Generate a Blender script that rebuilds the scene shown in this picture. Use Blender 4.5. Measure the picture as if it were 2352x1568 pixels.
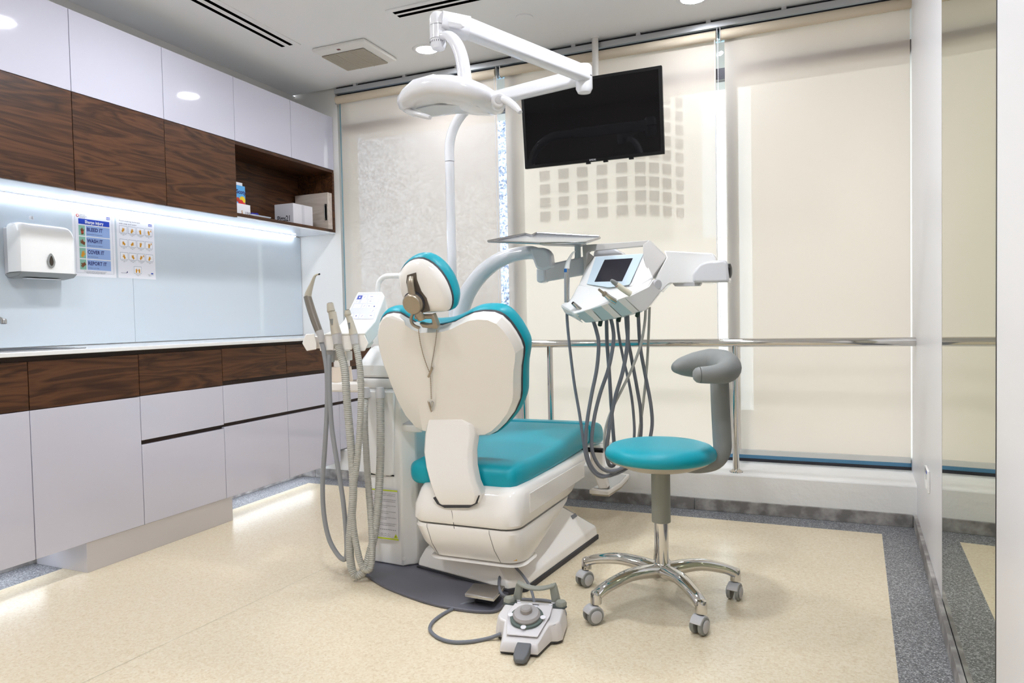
import bpy, bmesh, math, random
from mathutils import Vector as V, Matrix
random.seed(4)
sc = bpy.context.scene
for o in list(bpy.data.objects):
    bpy.data.objects.remove(o)
C = sc.collection

# ------------------------------------------------------------------ camera
F_PX, YAW, PITCH, ROLL, HC = 1602.7, math.radians(22.802), math.radians(1.869), math.radians(1.1954), 1.0
fw = V((-math.sin(YAW)*math.cos(PITCH), math.cos(YAW)*math.cos(PITCH), -math.sin(PITCH)))
r0 = V((math.cos(YAW), math.sin(YAW), 0)); d0 = fw.cross(r0)
rt = r0*math.cos(ROLL) + d0*math.sin(ROLL)
dn = -r0*math.sin(ROLL) + d0*math.cos(ROLL)
cd = bpy.data.cameras.new('camera'); cam = bpy.data.objects.new('camera', cd); C.objects.link(cam)
cd.sensor_width = 36; cd.lens = F_PX/2352*36; cd.clip_start = .02; cd.clip_end = 500
cam.matrix_world = Matrix(((rt.x, -dn.x, -fw.x, 0), (rt.y, -dn.y, -fw.y, 0), (rt.z, -dn.z, -fw.z, HC), (0, 0, 0, 1)))
sc.camera = cam

# ------------------------------------------------------------------ light and exposure
world = bpy.data.worlds.new('sky'); sc.world = world; world.use_nodes = True
bg = world.node_tree.nodes['Background']; bg.inputs[0].default_value = (.88, .94, 1, 1); bg.inputs[1].default_value = 4.3
sd = bpy.data.lights.new('sun', 'SUN'); sd.energy = 7.0; sd.angle = .02; sd.color = (1, .96, .9)
so = bpy.data.objects.new('sun', sd); C.objects.link(so); so.rotation_euler = (math.radians(42), 0, math.radians(28))
vs = sc.view_settings
vs.view_transform = 'Standard'; vs.look = 'None'; vs.gamma = 1; vs.use_curve_mapping = False; vs.exposure = EXPOSURE = 0.16
LAMP_L = 400.0      # radiance of the ceiling downlights
LED_L = 12.0         # radiance of the cabinet strips
sc.cycles.max_bounces = 10; sc.cycles.diffuse_bounces = 5; sc.cycles.glossy_bounces = 5
sc.cycles.transparent_max_bounces = 12; sc.cycles.sample_clamp_indirect = 6; sc.cycles.caustics_reflective = False

# ------------------------------------------------------------------ ray helpers: a point of the room seen at a pixel, at a known depth
def ray(px, py):
    return fw + rt*((px-1176)/F_PX) + dn*((py-784)/F_PX)
CAM = V((0, 0, HC))
def at(px, py, Y):
    r = ray(px, py); return CAM + r*(Y/r.y)
def atx(px, py, X):
    r = ray(px, py); return CAM + r*(X/r.x)
def atz(px, py, Z):
    r = ray(px, py); return CAM + r*((Z-HC)/r.z)
def atp(px, py, p0, n):
    r = ray(px, py); return CAM + r*((p0-CAM).dot(n)/r.dot(n))

# ------------------------------------------------------------------ mesh collector
def catmull(pts, sub=6, closed=False):
    P = [V(p) for p in pts]
    if sub < 2 or len(P) < 3: return P
    out = []; n = len(P)
    for i in range(n if closed else n-1):
        if closed: a, b, c, d = P[(i-1) % n], P[i], P[(i+1) % n], P[(i+2) % n]
        else: a, b, c, d = P[max(i-1, 0)], P[i], P[i+1], P[min(i+2, n-1)]
        for k in range(sub):
            t = k/sub; t2 = t*t; t3 = t2*t
            out.append(.5*((2*b)+(c-a)*t+(2*a-5*b+4*c-d)*t2+(3*b-a-3*c+d)*t3))
    if not closed: out.append(P[-1])
    return out
def resample(P, step):
    L = [0]
    for a, b in zip(P, P[1:]): L.append(L[-1]+(b-a).length)
    n = max(2, int(L[-1]/step)); out = []; j = 0
    for i in range(n+1):
        s = L[-1]*i/n
        while j < len(L)-2 and L[j+1] < s: j += 1
        t = (s-L[j])/max(1e-9, L[j+1]-L[j]); out.append(P[j].lerp(P[j+1], min(1, max(0, t))))
    return out
def frame(axis):
    a = axis.normalized(); h = V((0, 0, 1)) if abs(a.z) < .9 else V((1, 0, 0))
    u = h.cross(a).normalized(); return a, u, a.cross(u)
class MB:
    def __init__(s): s.v = []; s.f = []
    def add(s, vs, fs):
        n = len(s.v); s.v += [V(p) for p in vs]; s.f += [tuple(i+n for i in f) for f in fs]; return s
    def box(s, a, b):
        x0, y0, z0 = a; x1, y1, z1 = b
        return s.add([(x0,y0,z0),(x1,y0,z0),(x1,y1,z0),(x0,y1,z0),(x0,y0,z1),(x1,y0,z1),(x1,y1,z1),(x0,y1,z1)],
                     [(0,3,2,1),(4,5,6,7),(0,1,5,4),(1,2,6,5),(2,3,7,6),(3,0,4,7)])
    def hexa(s, bot, top):      # 4+4 corners
        return s.add(list(bot)+list(top), [(3,2,1,0),(4,5,6,7),(0,1,5,4),(1,2,6,5),(2,3,7,6),(3,0,4,7)])
    def obox(s, c, ax, ay, az): # oriented box from half vectors
        c, ax, ay, az = V(c), V(ax), V(ay), V(az)
        return s.hexa([c-ax-ay-az, c+ax-ay-az, c+ax+ay-az, c-ax+ay-az], [c-ax-ay+az, c+ax-ay+az, c+ax+ay+az, c-ax+ay+az])
    def quad(s, *p): return s.add(p, [tuple(range(len(p)))])
    def prism(s, pts, ext):     # planar outline extruded by a vector (or by a list of end points)
        n = len(pts); P = [V(p) for p in pts]
        Q = [p+V(ext) for p in P] if not isinstance(ext, list) else [V(q) for q in ext]
        return s.add(P+Q, [tuple(range(n)), tuple(range(2*n-1, n-1, -1))]+[(i, i+n, (i+1) % n+n, (i+1) % n) for i in range(n)])
    def loft(s, rings, cap=True, closed=True):
        n = len(rings[0]); vs = [p for r in rings for p in r]; fs = []
        for k in range(len(rings)-1):
            for i in range(n if closed else n-1):
                j = (i+1) % n; fs.append((k*n+i, k*n+j, (k+1)*n+j, (k+1)*n+i))
        if cap: fs += [tuple(range(n-1, -1, -1)), tuple(range((len(rings)-1)*n, len(rings)*n))]
        return s.add(vs, fs)
    def tube(s, pts, r, n=10, sub=6, cap=True, flat=None, up=None):
        P = catmull(pts, sub); m = len(P); rings = []
        rr = [r]*m if not isinstance(r, (list, tuple)) else None
        if rr is None:
            k = len(r)-1; rr = []
            for i in range(m):
                t = i/(m-1)*k; j = min(int(t), k-1); rr.append(r[j]+(r[j+1]-r[j])*(t-j))
        T = [(P[min(i+1, m-1)]-P[max(i-1, 0)]).normalized() for i in range(m)]
        if up is not None: u = (V(up)-T[0]*V(up).dot(T[0])).normalized()
        else: _, u, _ = frame(T[0])
        for i in range(m):
            u = (u-T[i]*u.dot(T[i])).normalized(); w = T[i].cross(u); k2 = flat or 1
            rings.append([P[i]+(u*math.cos(2*math.pi*j/n)+w*math.sin(2*math.pi*j/n)*k2)*rr[i] for j in range(n)])
        return s.loft(rings, cap)
    def hose(s, pts, r, pitch=.006, depth=.12, n=10):
        P = resample(catmull(pts, 8), pitch/2); rr = [r*(1-depth*(i % 2)) for i in range(len(P))]
        return s.tube(P, rr, n, 1)
    def lathe(s, prof, o=(0,0,0), axis=(0,0,1), n=24, cap=True):
        a, u, w = frame(V(axis)); o = V(o); rings = []
        for r, h in prof:
            r = max(r, 1e-4); rings.append([o+a*h+(u*math.cos(2*math.pi*j/n)+w*math.sin(2*math.pi*j/n))*r for j in range(n)])
        return s.loft(rings, cap)
    def dome(s, pts, ext, bulge, steps=4, power=2.2):
        """a cushion: closed outline; back face flat, front bulging along ext"""
        P = [V(p) for p in pts]; c = sum(P, V())/len(P); e = V(ext); rings = [P]
        for k in range(1, steps+1):
            t = k/steps; sc_ = (1-t**power)**(1/power) if t < 1 else .0
            rings.append([c+(p-c)*(1-bulge+bulge*sc_)+e*t for p in P])
        return s.loft(rings)
    def build(s, name, mat, parent=None, bevel=0, seg=2, smooth=True, ang=38, sub=0, loc=None):
        me = bpy.data.meshes.new(name)
        if parent is not None: off = parent['_w'] if '_w' in parent else (0,0,0); off = V(off)
        elif loc is not None: off = V(loc)
        else:
            xs = [v.x for v in s.v]; ys = [v.y for v in s.v]
            off = V(((min(xs)+max(xs))/2, (min(ys)+max(ys))/2, min(v.z for v in s.v)))
        me.from_pydata([tuple(v-off) for v in s.v], [], s.f)
        bm = bmesh.new(); bm.from_mesh(me); bmesh.ops.recalc_face_normals(bm, faces=bm.faces); bm.to_mesh(me); bm.free()
        o = bpy.data.objects.new(name, me); C.objects.link(o); me.materials.append(mat)
        if parent is not None: o.parent = parent
        else: o.location = off
        o['_w'] = tuple(off)
        if smooth:
            me.polygons.foreach_set('use_smooth', [True]*len(me.polygons)); me.set_sharp_from_angle(angle=math.radians(ang))
        if sub:
            m = o.modifiers.new('subsurf', 'SUBSURF'); m.levels = sub; m.render_levels = sub
        if bevel:
            m = o.modifiers.new('bevel', 'BEVEL'); m.width = bevel; m.segments = seg; m.limit_method = 'ANGLE'; m.angle_limit = math.radians(30)
        return o
def tag(o, label, cat=None, group=None, kind=None):
    if label: o['label'] = label
    if cat: o['category'] = cat
    if group: o['group'] = group
    if kind: o['kind'] = kind
    return o
def thing(name, label, cat, loc, group=None, kind=None):
    o = bpy.data.objects.new(name, None); C.objects.link(o); o.location = loc; o['_w'] = tuple(loc); o.empty_display_size = .05
    return tag(o, label, cat, group, kind)
def rrect(hw, hh, r, n=4):
    out = []
    for cx, cy, a0 in ((hw-r, hh-r, 0), (-hw+r, hh-r, 90), (-hw+r, -hh+r, 180), (hw-r, -hh+r, 270)):
        for k in range(n+1):
            a = math.radians(a0+90*k/n); out.append((cx+r*math.cos(a), cy+r*math.sin(a)))
    return out
def text(body, size, mat, parent, o, right, up, align='LEFT', name='lettering', width=None, lift=.0006, bold=0):
    cu = bpy.data.curves.new('t', 'FONT'); cu.body = body; cu.size = size; cu.align_x = align; cu.resolution_u = 2; cu.offset = bold
    to = bpy.data.objects.new('t', cu); C.objects.link(to)
    dg = bpy.context.evaluated_depsgraph_get(); me = bpy.data.meshes.new_from_object(to.evaluated_get(dg))
    bpy.data.objects.remove(to); bpy.data.curves.remove(cu)
    r = V(right).normalized(); u = V(up).normalized(); nn = r.cross(u)
    off = V(parent['_w']); sx = 1
    if width and len(me.vertices):
        xs = [v.co.x for v in me.vertices]; sx = width/max(1e-6, max(xs)-min(xs))
    for v in me.vertices: v.co = V(o)+r*(v.co.x*sx)+u*v.co.y+nn*lift-off
    ob = bpy.data.objects.new(name, me); C.objects.link(ob); ob.parent = parent; me.materials.clear(); me.materials.append(mat); ob['_w'] = tuple(off)
    return ob
def copy_tree(o, parent=None):
    c = o.copy(); C.objects.link(c); c.parent = parent
    for ch in list(o.children): copy_tree(ch, c)
    return c

# ------------------------------------------------------------------ materials
def srgb(r, g, b):
    f = lambda c: (c/12.92 if c <= .04045 else ((c+.055)/1.055)**2.4)
    return (f(r/255), f(g/255), f(b/255), 1)
def mat(name, col, rough=.5, metal=0, spec=.5, coat=0, emit=0, bump=None, var=None, aniso=0):
    m = bpy.data.materials.new(name); m.use_nodes = True; nt = m.node_tree; b = nt.nodes['Principled BSDF']
    c = srgb(*col) if len(col) == 3 else col
    b.inputs['Base Color'].default_value = c; b.inputs['Roughness'].default_value = rough; b.inputs['Metallic'].default_value = metal
    b.inputs['Specular IOR Level'].default_value = spec; b.inputs['Coat Weight'].default_value = coat; b.inputs['Coat Roughness'].default_value = .03
    if emit: b.inputs['Emission Color'].default_value = c; b.inputs['Emission Strength'].default_value = emit
    if var or bump:
        g = nt.nodes.new('ShaderNodeNewGeometry')
    if var:     # (scale, other colour, low, high)
        n = nt.nodes.new('ShaderNodeTexNoise'); n.inputs['Scale'].default_value = var[0]; n.inputs['Detail'].default_value = 4
        rp = nt.nodes.new('ShaderNodeValToRGB'); rp.color_ramp.elements[0].position = var[2]; rp.color_ramp.elements[1].position = var[3]
        rp.color_ramp.elements[0].color = c; rp.color_ramp.elements[1].color = srgb(*var[1])
        nt.links.new(g.outputs['Position'], n.inputs['Vector']); nt.links.new(n.outputs['Fac'], rp.inputs[0]); nt.links.new(rp.outputs[0], b.inputs['Base Color'])
    if bump:    # (scale, strength, distance)
        n = nt.nodes.new('ShaderNodeTexNoise'); n.inputs['Scale'].default_value = bump[0]; n.inputs['Detail'].default_value = 5
        bp = nt.nodes.new('ShaderNodeBump'); bp.inputs['Strength'].default_value = bump[1]; bp.inputs['Distance'].default_value = bump[2]
        nt.links.new(g.outputs['Position'], n.inputs['Vector']); nt.links.new(n.outputs['Fac'], bp.inputs['Height']); nt.links.new(bp.outputs[0], b.inputs['Normal'])
    return m
def walnut(name, dark, mid, light, axis='y', rough=.42):
    m = bpy.data.materials.new(name); m.use_nodes = True; nt = m.node_tree; N = nt.nodes; L = nt.links; b = N['Principled BSDF']
    b.inputs['Roughness'].default_value = rough; b.inputs['Specular IOR Level'].default_value = .35
    g = N.new('ShaderNodeNewGeometry'); oi = N.new('ShaderNodeObjectInfo')
    mul = N.new('ShaderNodeVectorMath'); mul.operation = 'MULTIPLY'; mul.inputs[1].default_value = {'y': (9, 1.1, 9), 'x': (1.1, 9, 9), 'z': (9, 9, 1.1)}[axis]
    sc_ = N.new('ShaderNodeVectorMath'); sc_.operation = 'SCALE'; sc_.inputs[0].default_value = (3.1, 7.7, 5.3)
    ad = N.new('ShaderNodeVectorMath'); ad.operation = 'ADD'
    L.new(g.outputs['Position'], mul.inputs[0]); L.new(oi.outputs['Random'], sc_.inputs['Scale']); L.new(mul.outputs[0], ad.inputs[0]); L.new(sc_.outputs[0], ad.inputs[1])
    n1 = N.new('ShaderNodeTexNoise'); n1.inputs['Scale'].default_value = 1.5; n1.inputs['Detail'].default_value = 3; n1.inputs['Distortion'].default_value = .9
    L.new(ad.outputs[0], n1.inputs['Vector'])
    mm = N.new('ShaderNodeMath'); mm.operation = 'MULTIPLY'; mm.inputs[1].default_value = 11; L.new(n1.outputs['Fac'], mm.inputs[0])
    fr = N.new('ShaderNodeMath'); fr.operation = 'PINGPONG'; fr.inputs[1].default_value = 1.0; L.new(mm.outputs[0], fr.inputs[0])
    m2 = N.new('ShaderNodeVectorMath'); m2.operation = 'MULTIPLY'; m2.inputs[1].default_value = {'y': (14, 1.0, 14), 'x': (1.0, 14, 14), 'z': (14, 14, 1.0)}[axis]
    L.new(ad.outputs[0], m2.inputs[0])
    n2 = N.new('ShaderNodeTexNoise'); n2.inputs['Scale'].default_value = 1.0; n2.inputs['Detail'].default_value = 7; n2.inputs['Roughness'].default_value = .62; n2.inputs['Distortion'].default_value = .3; L.new(m2.outputs[0], n2.inputs['Vector'])
    mx = N.new('ShaderNodeMath'); mx.operation = 'MULTIPLY_ADD'; mx.inputs[1].default_value = .40; L.new(fr.outputs[0], mx.inputs[0])
    sb = N.new('ShaderNodeMath'); sb.operation = 'MULTIPLY'; sb.inputs[1].default_value = .72; L.new(n2.outputs['Fac'], sb.inputs[0]); L.new(sb.outputs[0], mx.inputs[2])
    rp = N.new('ShaderNodeValToRGB'); e = rp.color_ramp.elements; e[0].position = .12; e[0].color = srgb(*dark); e[1].position = .86; e[1].color = srgb(*light)
    k = e.new(.42); k.color = srgb(*mid); L.new(mx.outputs[0], rp.inputs[0]); L.new(rp.outputs[0], b.inputs['Base Color'])
    return m
def speckle(name, cols, scale, rough, bump=0):
    m = bpy.data.materials.new(name); m.use_nodes = True; nt = m.node_tree; N = nt.nodes; L = nt.links; b = N['Principled BSDF']
    b.inputs['Roughness'].default_value = rough; b.inputs['Specular IOR Level'].default_value = .45
    g = N.new('ShaderNodeNewGeometry'); vo = N.new('ShaderNodeTexVoronoi'); vo.inputs['Scale'].default_value = scale
    no = N.new('ShaderNodeTexNoise'); no.inputs['Scale'].default_value = scale*.35; no.inputs['Detail'].default_value = 4
    L.new(g.outputs['Position'], vo.inputs['Vector']); L.new(g.outputs['Position'], no.inputs['Vector'])
    sep = N.new('ShaderNodeSeparateColor'); L.new(vo.outputs['Color'], sep.inputs[0])
    mx = N.new('ShaderNodeMath'); mx.operation = 'MULTIPLY_ADD'; mx.inputs[1].default_value = .55; L.new(sep.outputs[0], mx.inputs[0])
    h = N.new('ShaderNodeMath'); h.operation = 'MULTIPLY'; h.inputs[1].default_value = .45; L.new(no.outputs['Fac'], h.inputs[0]); L.new(h.outputs[0], mx.inputs[2])
    rp = N.new('ShaderNodeValToRGB'); e = rp.color_ramp.elements
    while len(e) > 1: e.remove(e[-1])
    e[0].position = cols[0][0]; e[0].color = srgb(*cols[0][1])
    for p, c in cols[1:]: k = e.new(p); k.color = srgb(*c)
    L.new(mx.outputs[0], rp.inputs[0]); L.new(rp.outputs[0], b.inputs['Base Color'])
    return m
M = {}
M['wall'] = mat('wall_paint', (236, 234, 230), .6)
M['wall_r'] = mat('wall_lacquer', (234, 233, 236), .35)
M['plaster'] = mat('ledge_plaster', (244, 243, 240), .7, bump=(18, .5, .01))
M['ceiling'] = mat('ceiling_paint', (242, 242, 243), .7)
M['gloss'] = mat('white_gloss_lacquer', (206, 205, 219), .05, spec=.5)
M['gloss2'] = mat('white_gloss_under', (228, 232, 240), .04, spec=.5)
M['walnut'] = walnut('walnut_veneer', (24, 13, 9), (62, 37, 22), (98, 62, 38))
M['walnut_dark'] = walnut('walnut_recess', (30, 18, 12), (46, 28, 19), (62, 40, 27))
M['counter'] = mat('solid_surface', (240, 240, 240), .12)
M['splash'] = mat('backpainted_glass', (206, 216, 224), .03, spec=.6)
M['alu'] = mat('brushed_aluminium', (190, 192, 196), .35, metal=.9)
M['plinth'] = mat('plinth_laminate', (205, 202, 206), .25, metal=.35)
M['frame_b'] = mat('window_rail_blue', (92, 150, 190), .3, metal=.2)
M['void'] = mat('vent_void', (4, 4, 4), 1, spec=0)
M['frame'] = mat('window_frame_blue', (150, 190, 205), .3, metal=.3)
M['frame_d'] = mat('window_frame_dark', (60, 60, 68), .4, metal=.3)
M['chrome'] = mat('chrome', (215, 213, 210), .06, metal=1)
M['black'] = mat('black_plastic', (8, 7, 9), .4, spec=.25)
M['screen'] = mat('screen_glass', (10, 9, 12), .04, spec=.25)
M['white'] = mat('white_plastic', (246, 245, 243), .16, coat=.3)
M['cream'] = mat('cream_plastic', (250, 246, 241), .14, coat=.3)
M['lampw'] = mat('lamp_white_plastic', (230, 230, 234), .14, coat=.3)
M['teal'] = mat('teal_vinyl', (0, 160, 178), .42, spec=.4, bump=(900, .08, .001))
M['hose'] = mat('grey_hose', (150, 152, 156), .45)
M['hose_l'] = mat('beige_grey_hose', (186, 185, 178), .45)
M['hosed'] = mat('dark_grey_hose', (118, 121, 130), .45)
M['greyp'] = mat('grey_plastic', (140, 142, 140), .45)
M['greyl'] = mat('light_grey_plastic', (198, 197, 199), .4)
M['beigep'] = mat('beige_grey_plastic', (190, 182, 166), .4)
M['greyg'] = mat('green_grey_plastic', (150, 152, 142), .5)
M['plate'] = mat('grey_base_plate', (98, 98, 108), .4)
M['bronze'] = mat('bronze_metal', (172, 160, 144), .33, metal=.8)
M['steel'] = mat('steel', (190, 190, 192), .22, metal=1)
M['rubber'] = mat('dark_rubber', (58, 58, 64), .6)
M['paper'] = mat('paper', (240, 240, 246), .5)
M['lamp'] = mat('lamp_glow', (244, 248, 255), emit=LAMP_L)
M['lamp_dim'] = mat('lamp_glow_dimmed', (244, 248, 255), emit=LAMP_L*.35)
M['led2'] = mat('led_floor_glow', (236, 244, 255), emit=LED_L*2.2)
M['led'] = mat('led_glow', (236, 244, 255), emit=LED_L)
M['concrete'] = mat('baseboard_stone', (126, 122, 120), .5, var=(14, (186, 182, 178), .42, .68))
M['floor'] = speckle('beige_vinyl', [(.12, (214, 194, 158)), (.30, (226, 209, 178)), (.6, (233, 219, 191)), (.9, (238, 227, 204))], 170, .28)
M['border'] = speckle('granite_vinyl', [(.15, (62, 63, 67)), (.4, (102, 103, 107)), (.6, (134, 135, 138)), (.82, (206, 206, 210))], 300, .35)
M['outstone'] = speckle('outdoor_granite', [(.2, (62, 70, 92)), (.45, (120, 128, 150)), (.8, (200, 206, 220))], 60, .6)
def mirror_mat():
    m = mat('tinted_mirror', (194, 197, 170), .01, metal=1); return m
M['mirror'] = mirror_mat()
def pane_mat():
    m = bpy.data.materials.new('window_glass'); m.use_nodes = True; nt = m.node_tree; nt.nodes.clear()
    o = nt.nodes.new('ShaderNodeOutputMaterial'); t = nt.nodes.new('ShaderNodeBsdfTransparent'); t.inputs[0].default_value = (.93, .97, .97, 1)
    g = nt.nodes.new('ShaderNodeBsdfGlossy'); g.inputs['Roughness'].default_value = .02; fr = nt.nodes.new('ShaderNodeFresnel'); fr.inputs[0].default_value = 1.4
    mx = nt.nodes.new('ShaderNodeMixShader'); nt.links.new(fr.outputs[0], mx.inputs[0]); nt.links.new(t.outputs[0], mx.inputs[1]); nt.links.new(g.outputs[0], mx.inputs[2]); nt.links.new(mx.outputs[0], o.inputs[0])
    return m
M['pane'] = pane_mat()
def blind_mat():
    m = bpy.data.materials.new('screen_blind_fabric'); m.use_nodes = True; nt = m.node_tree; nt.nodes.clear(); N = nt.nodes; L = nt.links
    o = N.new('ShaderNodeOutputMaterial'); d = N.new('ShaderNodeBsdfDiffuse'); t = N.new('ShaderNodeBsdfTranslucent'); tr = N.new('ShaderNodeBsdfTransparent')
    d.inputs[0].default_value = srgb(226, 216, 206); t.inputs[0].default_value = srgb(236, 217, 196)
    g = N.new('ShaderNodeNewGeometry'); n = N.new('ShaderNodeTexNoise'); n.inputs['Scale'].default_value = 420
    bp = N.new('ShaderNodeBump'); bp.inputs['Strength'].default_value = .15; bp.inputs['Distance'].default_value = .001
    L.new(g.outputs['Position'], n.inputs['Vector']); L.new(n.outputs['Fac'], bp.inputs['Height']); L.new(bp.outputs[0], d.inputs['Normal'])
    a = N.new('ShaderNodeMixShader'); a.inputs[0].default_value = .33; L.new(d.outputs[0], a.inputs[1]); L.new(t.outputs[0], a.inputs[2])
    b = N.new('ShaderNodeMixShader'); b.inputs[0].default_value = .085; L.new(a.outputs[0], b.inputs[1]); L.new(tr.outputs[0], b.inputs[2]); L.new(b.outputs[0], o.inputs[0])
    return m
M['blind'] = blind_mat()
def flat(name, col, rough=.5): return mat(name, col, rough)

# ================================================================== THE ROOM
XL, YB, ZC = -3.28, 4.0, 2.583; CK = 1.583/1.605
def rwx(y, off=0.0): return .47+.0614*(y-3.658)-off          # right wall surface
Y0 = -1.6
LEDGE_Y, LEDGE_Z = 3.65, .193
floor = MB().quad((-2.83, Y0, 0), (rwx(Y0, .148), Y0, 0), (rwx(3.497, .148), 3.497, 0), (-2.87, 3.497, 0)).build('floor', M['floor'], loc=(0, 0, 0))
tag(floor, 'speckled beige vinyl floor', kind='structure')
MB().quad((XL, Y0, 0), (-2.83, Y0, 0), (-2.87, 3.497, 0), (-2.87, 3.70, 0), (XL, 3.70, 0)).quad((-2.87, 3.497, 0), (rwx(3.497, .148), 3.497, 0), (rwx(3.497, .148), 3.7, 0), (-2.87, 3.7, 0)).quad(
    (rwx(Y0, .148), Y0, 0), (rwx(Y0)+.1, Y0, 0), (rwx(3.7)+.1, 3.7, 0), (rwx(3.497, .148), 3.7, 0), (rwx(3.497, .148), 3.497, 0)).build('floor_border', M['border'], floor)
a, b = atz(194, 1566, 0), atz(748, 1304, 0); dd = (b-a).normalized(); a = a-dd*1.2; b = b+dd*.9; n_ = V((-dd.y, dd.x, 0))*.0009
MB().quad(a-n_+V((0,0,.0006)), b-n_+V((0,0,.0006)), b+n_+V((0,0,.0006)), a+n_+V((0,0,.0006))).build('weld_seam', flat('seam', (196, 188, 160)), floor)
ceil = MB().box((XL-.1, Y0, ZC), (.9, 3.952, ZC+.1)).box((XL-.1, 3.952, ZC+.09), (.9, YB+.2, ZC+.2)).build('ceiling', M['ceiling'], loc=(0, 0, ZC)); tag(ceil, 'white painted ceiling', kind='structure')
wl = MB().box((XL-.1, Y0, 0), (XL, YB+.2, ZC)).build('wall_left', M['wall'], loc=(XL, 0, 0)); tag(wl, 'white wall behind the cabinets', kind='structure')
MB().box((XL, Y0, 0), (-3.05, LEDGE_Y, .11)).build('ledge', M['plaster'], wl)
wf = MB().box((XL-.1, Y0-.1, 0), (.9, Y0, ZC)).build('wall_front', M['wall'], loc=(0, Y0, 0)); tag(wf, 'plain wall behind the viewer', kind='structure')
wb = thing('wall_back', 'white window wall with a low plastered ledge', None, (0, YB, 0), kind='structure')
MB().box((XL, LEDGE_Y, 0), (.62, YB+.35, LEDGE_Z)).build('ledge', M['plaster'], wb, bevel=.008)
MB().box((XL, 3.975, LEDGE_Z), (-2.925, YB+.2, ZC+.09)).build('pier', M['wall'], wb)
MB().box((-2.925, YB, 2.575), (.62, YB+.2, ZC+.09)).build('lintel', M['wall'], wb)
wr = thing('wall_right', 'white lacquered wall beside the mirror', None, (.3, 2, 0), kind='structure')
def rslab(y0, y1, z0, z1, o0, o1):   # slab along the right wall, from offset o0 (deep) to o1 (proud)
    return MB().hexa([(rwx(y0, o1), y0, z0), (rwx(y0, o0), y0, z0), (rwx(y1, o0), y1, z0), (rwx(y1, o1), y1, z0)],
                     [(rwx(y0, o1), y0, z1), (rwx(y0, o0), y0, z1), (rwx(y1, o0), y1, z1), (rwx(y1, o1), y1, z1)])
def rwhit(px, py, off=0):
    r = ray(px, py); k = .0614; t = (.47-off-.0614*3.658)/(r.x-k*r.y); return CAM+r*t
yM0, yM1 = rwhit(2291, 785).y, rwhit(2163, 785).y
rslab(Y0, YB+.2, 0, ZC, -.12, -.006).build('wall_core', M['wall_r'], wr)
rslab(yM1, YB+.05, .0, ZC, -.006, 0).build('wall_panel', M['wall_r'], wr)
mir = rslab(yM0-.6, yM1-.002, .062, ZC-.01, -.006, -.0005).build('wall_mirror', M['mirror']); tag(mir, 'tall dark tinted mirror panel on the right wall', 'mirror')
d1 = thing('door_1', 'white door leaf at the right edge', None, (.3, 1, 0), kind='structure')
yD = rwhit(2288, 785, .012).y
rslab(yD-.85, yD, .012, 2.1, -.0, .012).build('leaf', M['wall_r'], d1, bevel=.003)
rslab(yD-.85, yD, 2.1, ZC, -.0, .012).build('top_panel', M['wall_r'], d1, bevel=.003)
rslab(yD-.006, yD+.0006, 0, ZC, -.0, .0128).build('edge_gap_shade', M['black'], d1)  # black strip painted in for the shaded gap at the mirror edge
# stone baseboards, one piece after another
bb = thing('baseboard_back', 'grey stone baseboard under the window ledge', None, (0, LEDGE_Y, 0), kind='structure')
xs = [.452, -.53, -1.73, -2.93, -3.05]
for x1, x0 in zip(xs, xs[1:]):
    MB().box((x0+.0012, LEDGE_Y-.012, 0), (x1-.0012, LEDGE_Y, .06)).build('stone_strip', M['concrete'], bb, bevel=.0015)
bR = thing('baseboard_right', 'grey stone baseboard below the mirror', None, (.4, 2.5, 0), kind='structure')
ys = [3.648, 2.735, 1.535, yD+.013]
for y1, y0 in zip(ys, ys[1:]):
    rslab(y0+.0012, y1-.0012, 0, .06, 0, .014).build('stone_strip', M['concrete'], bR, bevel=.0015)
bL = thing('baseboard_left', 'grey stone baseboard under the floating cabinets', None, (-3.05, 2.5, 0), kind='structure')
ys = [3.636, 2.75, 1.55, .35]
for y1, y0 in zip(ys, ys[1:]):
    MB().box((-3.05, y0+.0012, 0), (-3.038, y1-.0012, .06)).build('stone_strip', M['concrete'], bL, bevel=.0015)
# windows
mull = [-2.925, -1.63, -.36, .58]
for i in range(3):
    x0, x1 = mull[i], mull[i+1]
    w = thing('window_%d' % (i+1), 'tall aluminium framed window %s' % ('behind the left blind', 'behind the middle blind', 'behind the right blind')[i], None, ((x0+x1)/2, YB, LEDGE_Z), kind='structure')
    MB().box((x0, YB+.0, LEDGE_Z), (x1, YB+.06, LEDGE_Z+.016)).build('sill_frame', M['frame_d'], w)
    MB().box((x0, YB+.002, LEDGE_Z+.016), (x1, YB+.07, LEDGE_Z+.036)).build('bottom_rail', M['frame_b'], w)
    MB().box((x0, YB+.012, LEDGE_Z+.036), (x1, YB+.07, LEDGE_Z+.05)).build('gap_shade_strip', M['black'], w)  # black strip standing in for the shade of the gap under the hem
    MB().box((x0, YB+.0, 2.50), (x1, YB+.06, 2.575)).build('top_rail', M['frame'], w)
    MB().box((x0, YB+.0, LEDGE_Z+.05), (x0+.028, YB+.06, 2.50)).build('stile', M['frame'], w)
    MB().box((x1-.028, YB+.0, LEDGE_Z+.05), (x1, YB+.06, 2.50)).build('stile', M['frame'], w)
    MB().box((x0+.028, YB+.0, 2.28), (x1-.028, YB+.05, 2.34)).build('transom', M['frame_d'], w)
    MB().box((x0+.028, YB+.03, LEDGE_Z+.05), (x1-.028, YB+.036, 2.28)).build('pane', M['pane'], w)
    MB().box((x0+.028, YB+.03, 2.34), (x1-.028, YB+.036, 2.50)).build('pane', M['pane'], w)

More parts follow.
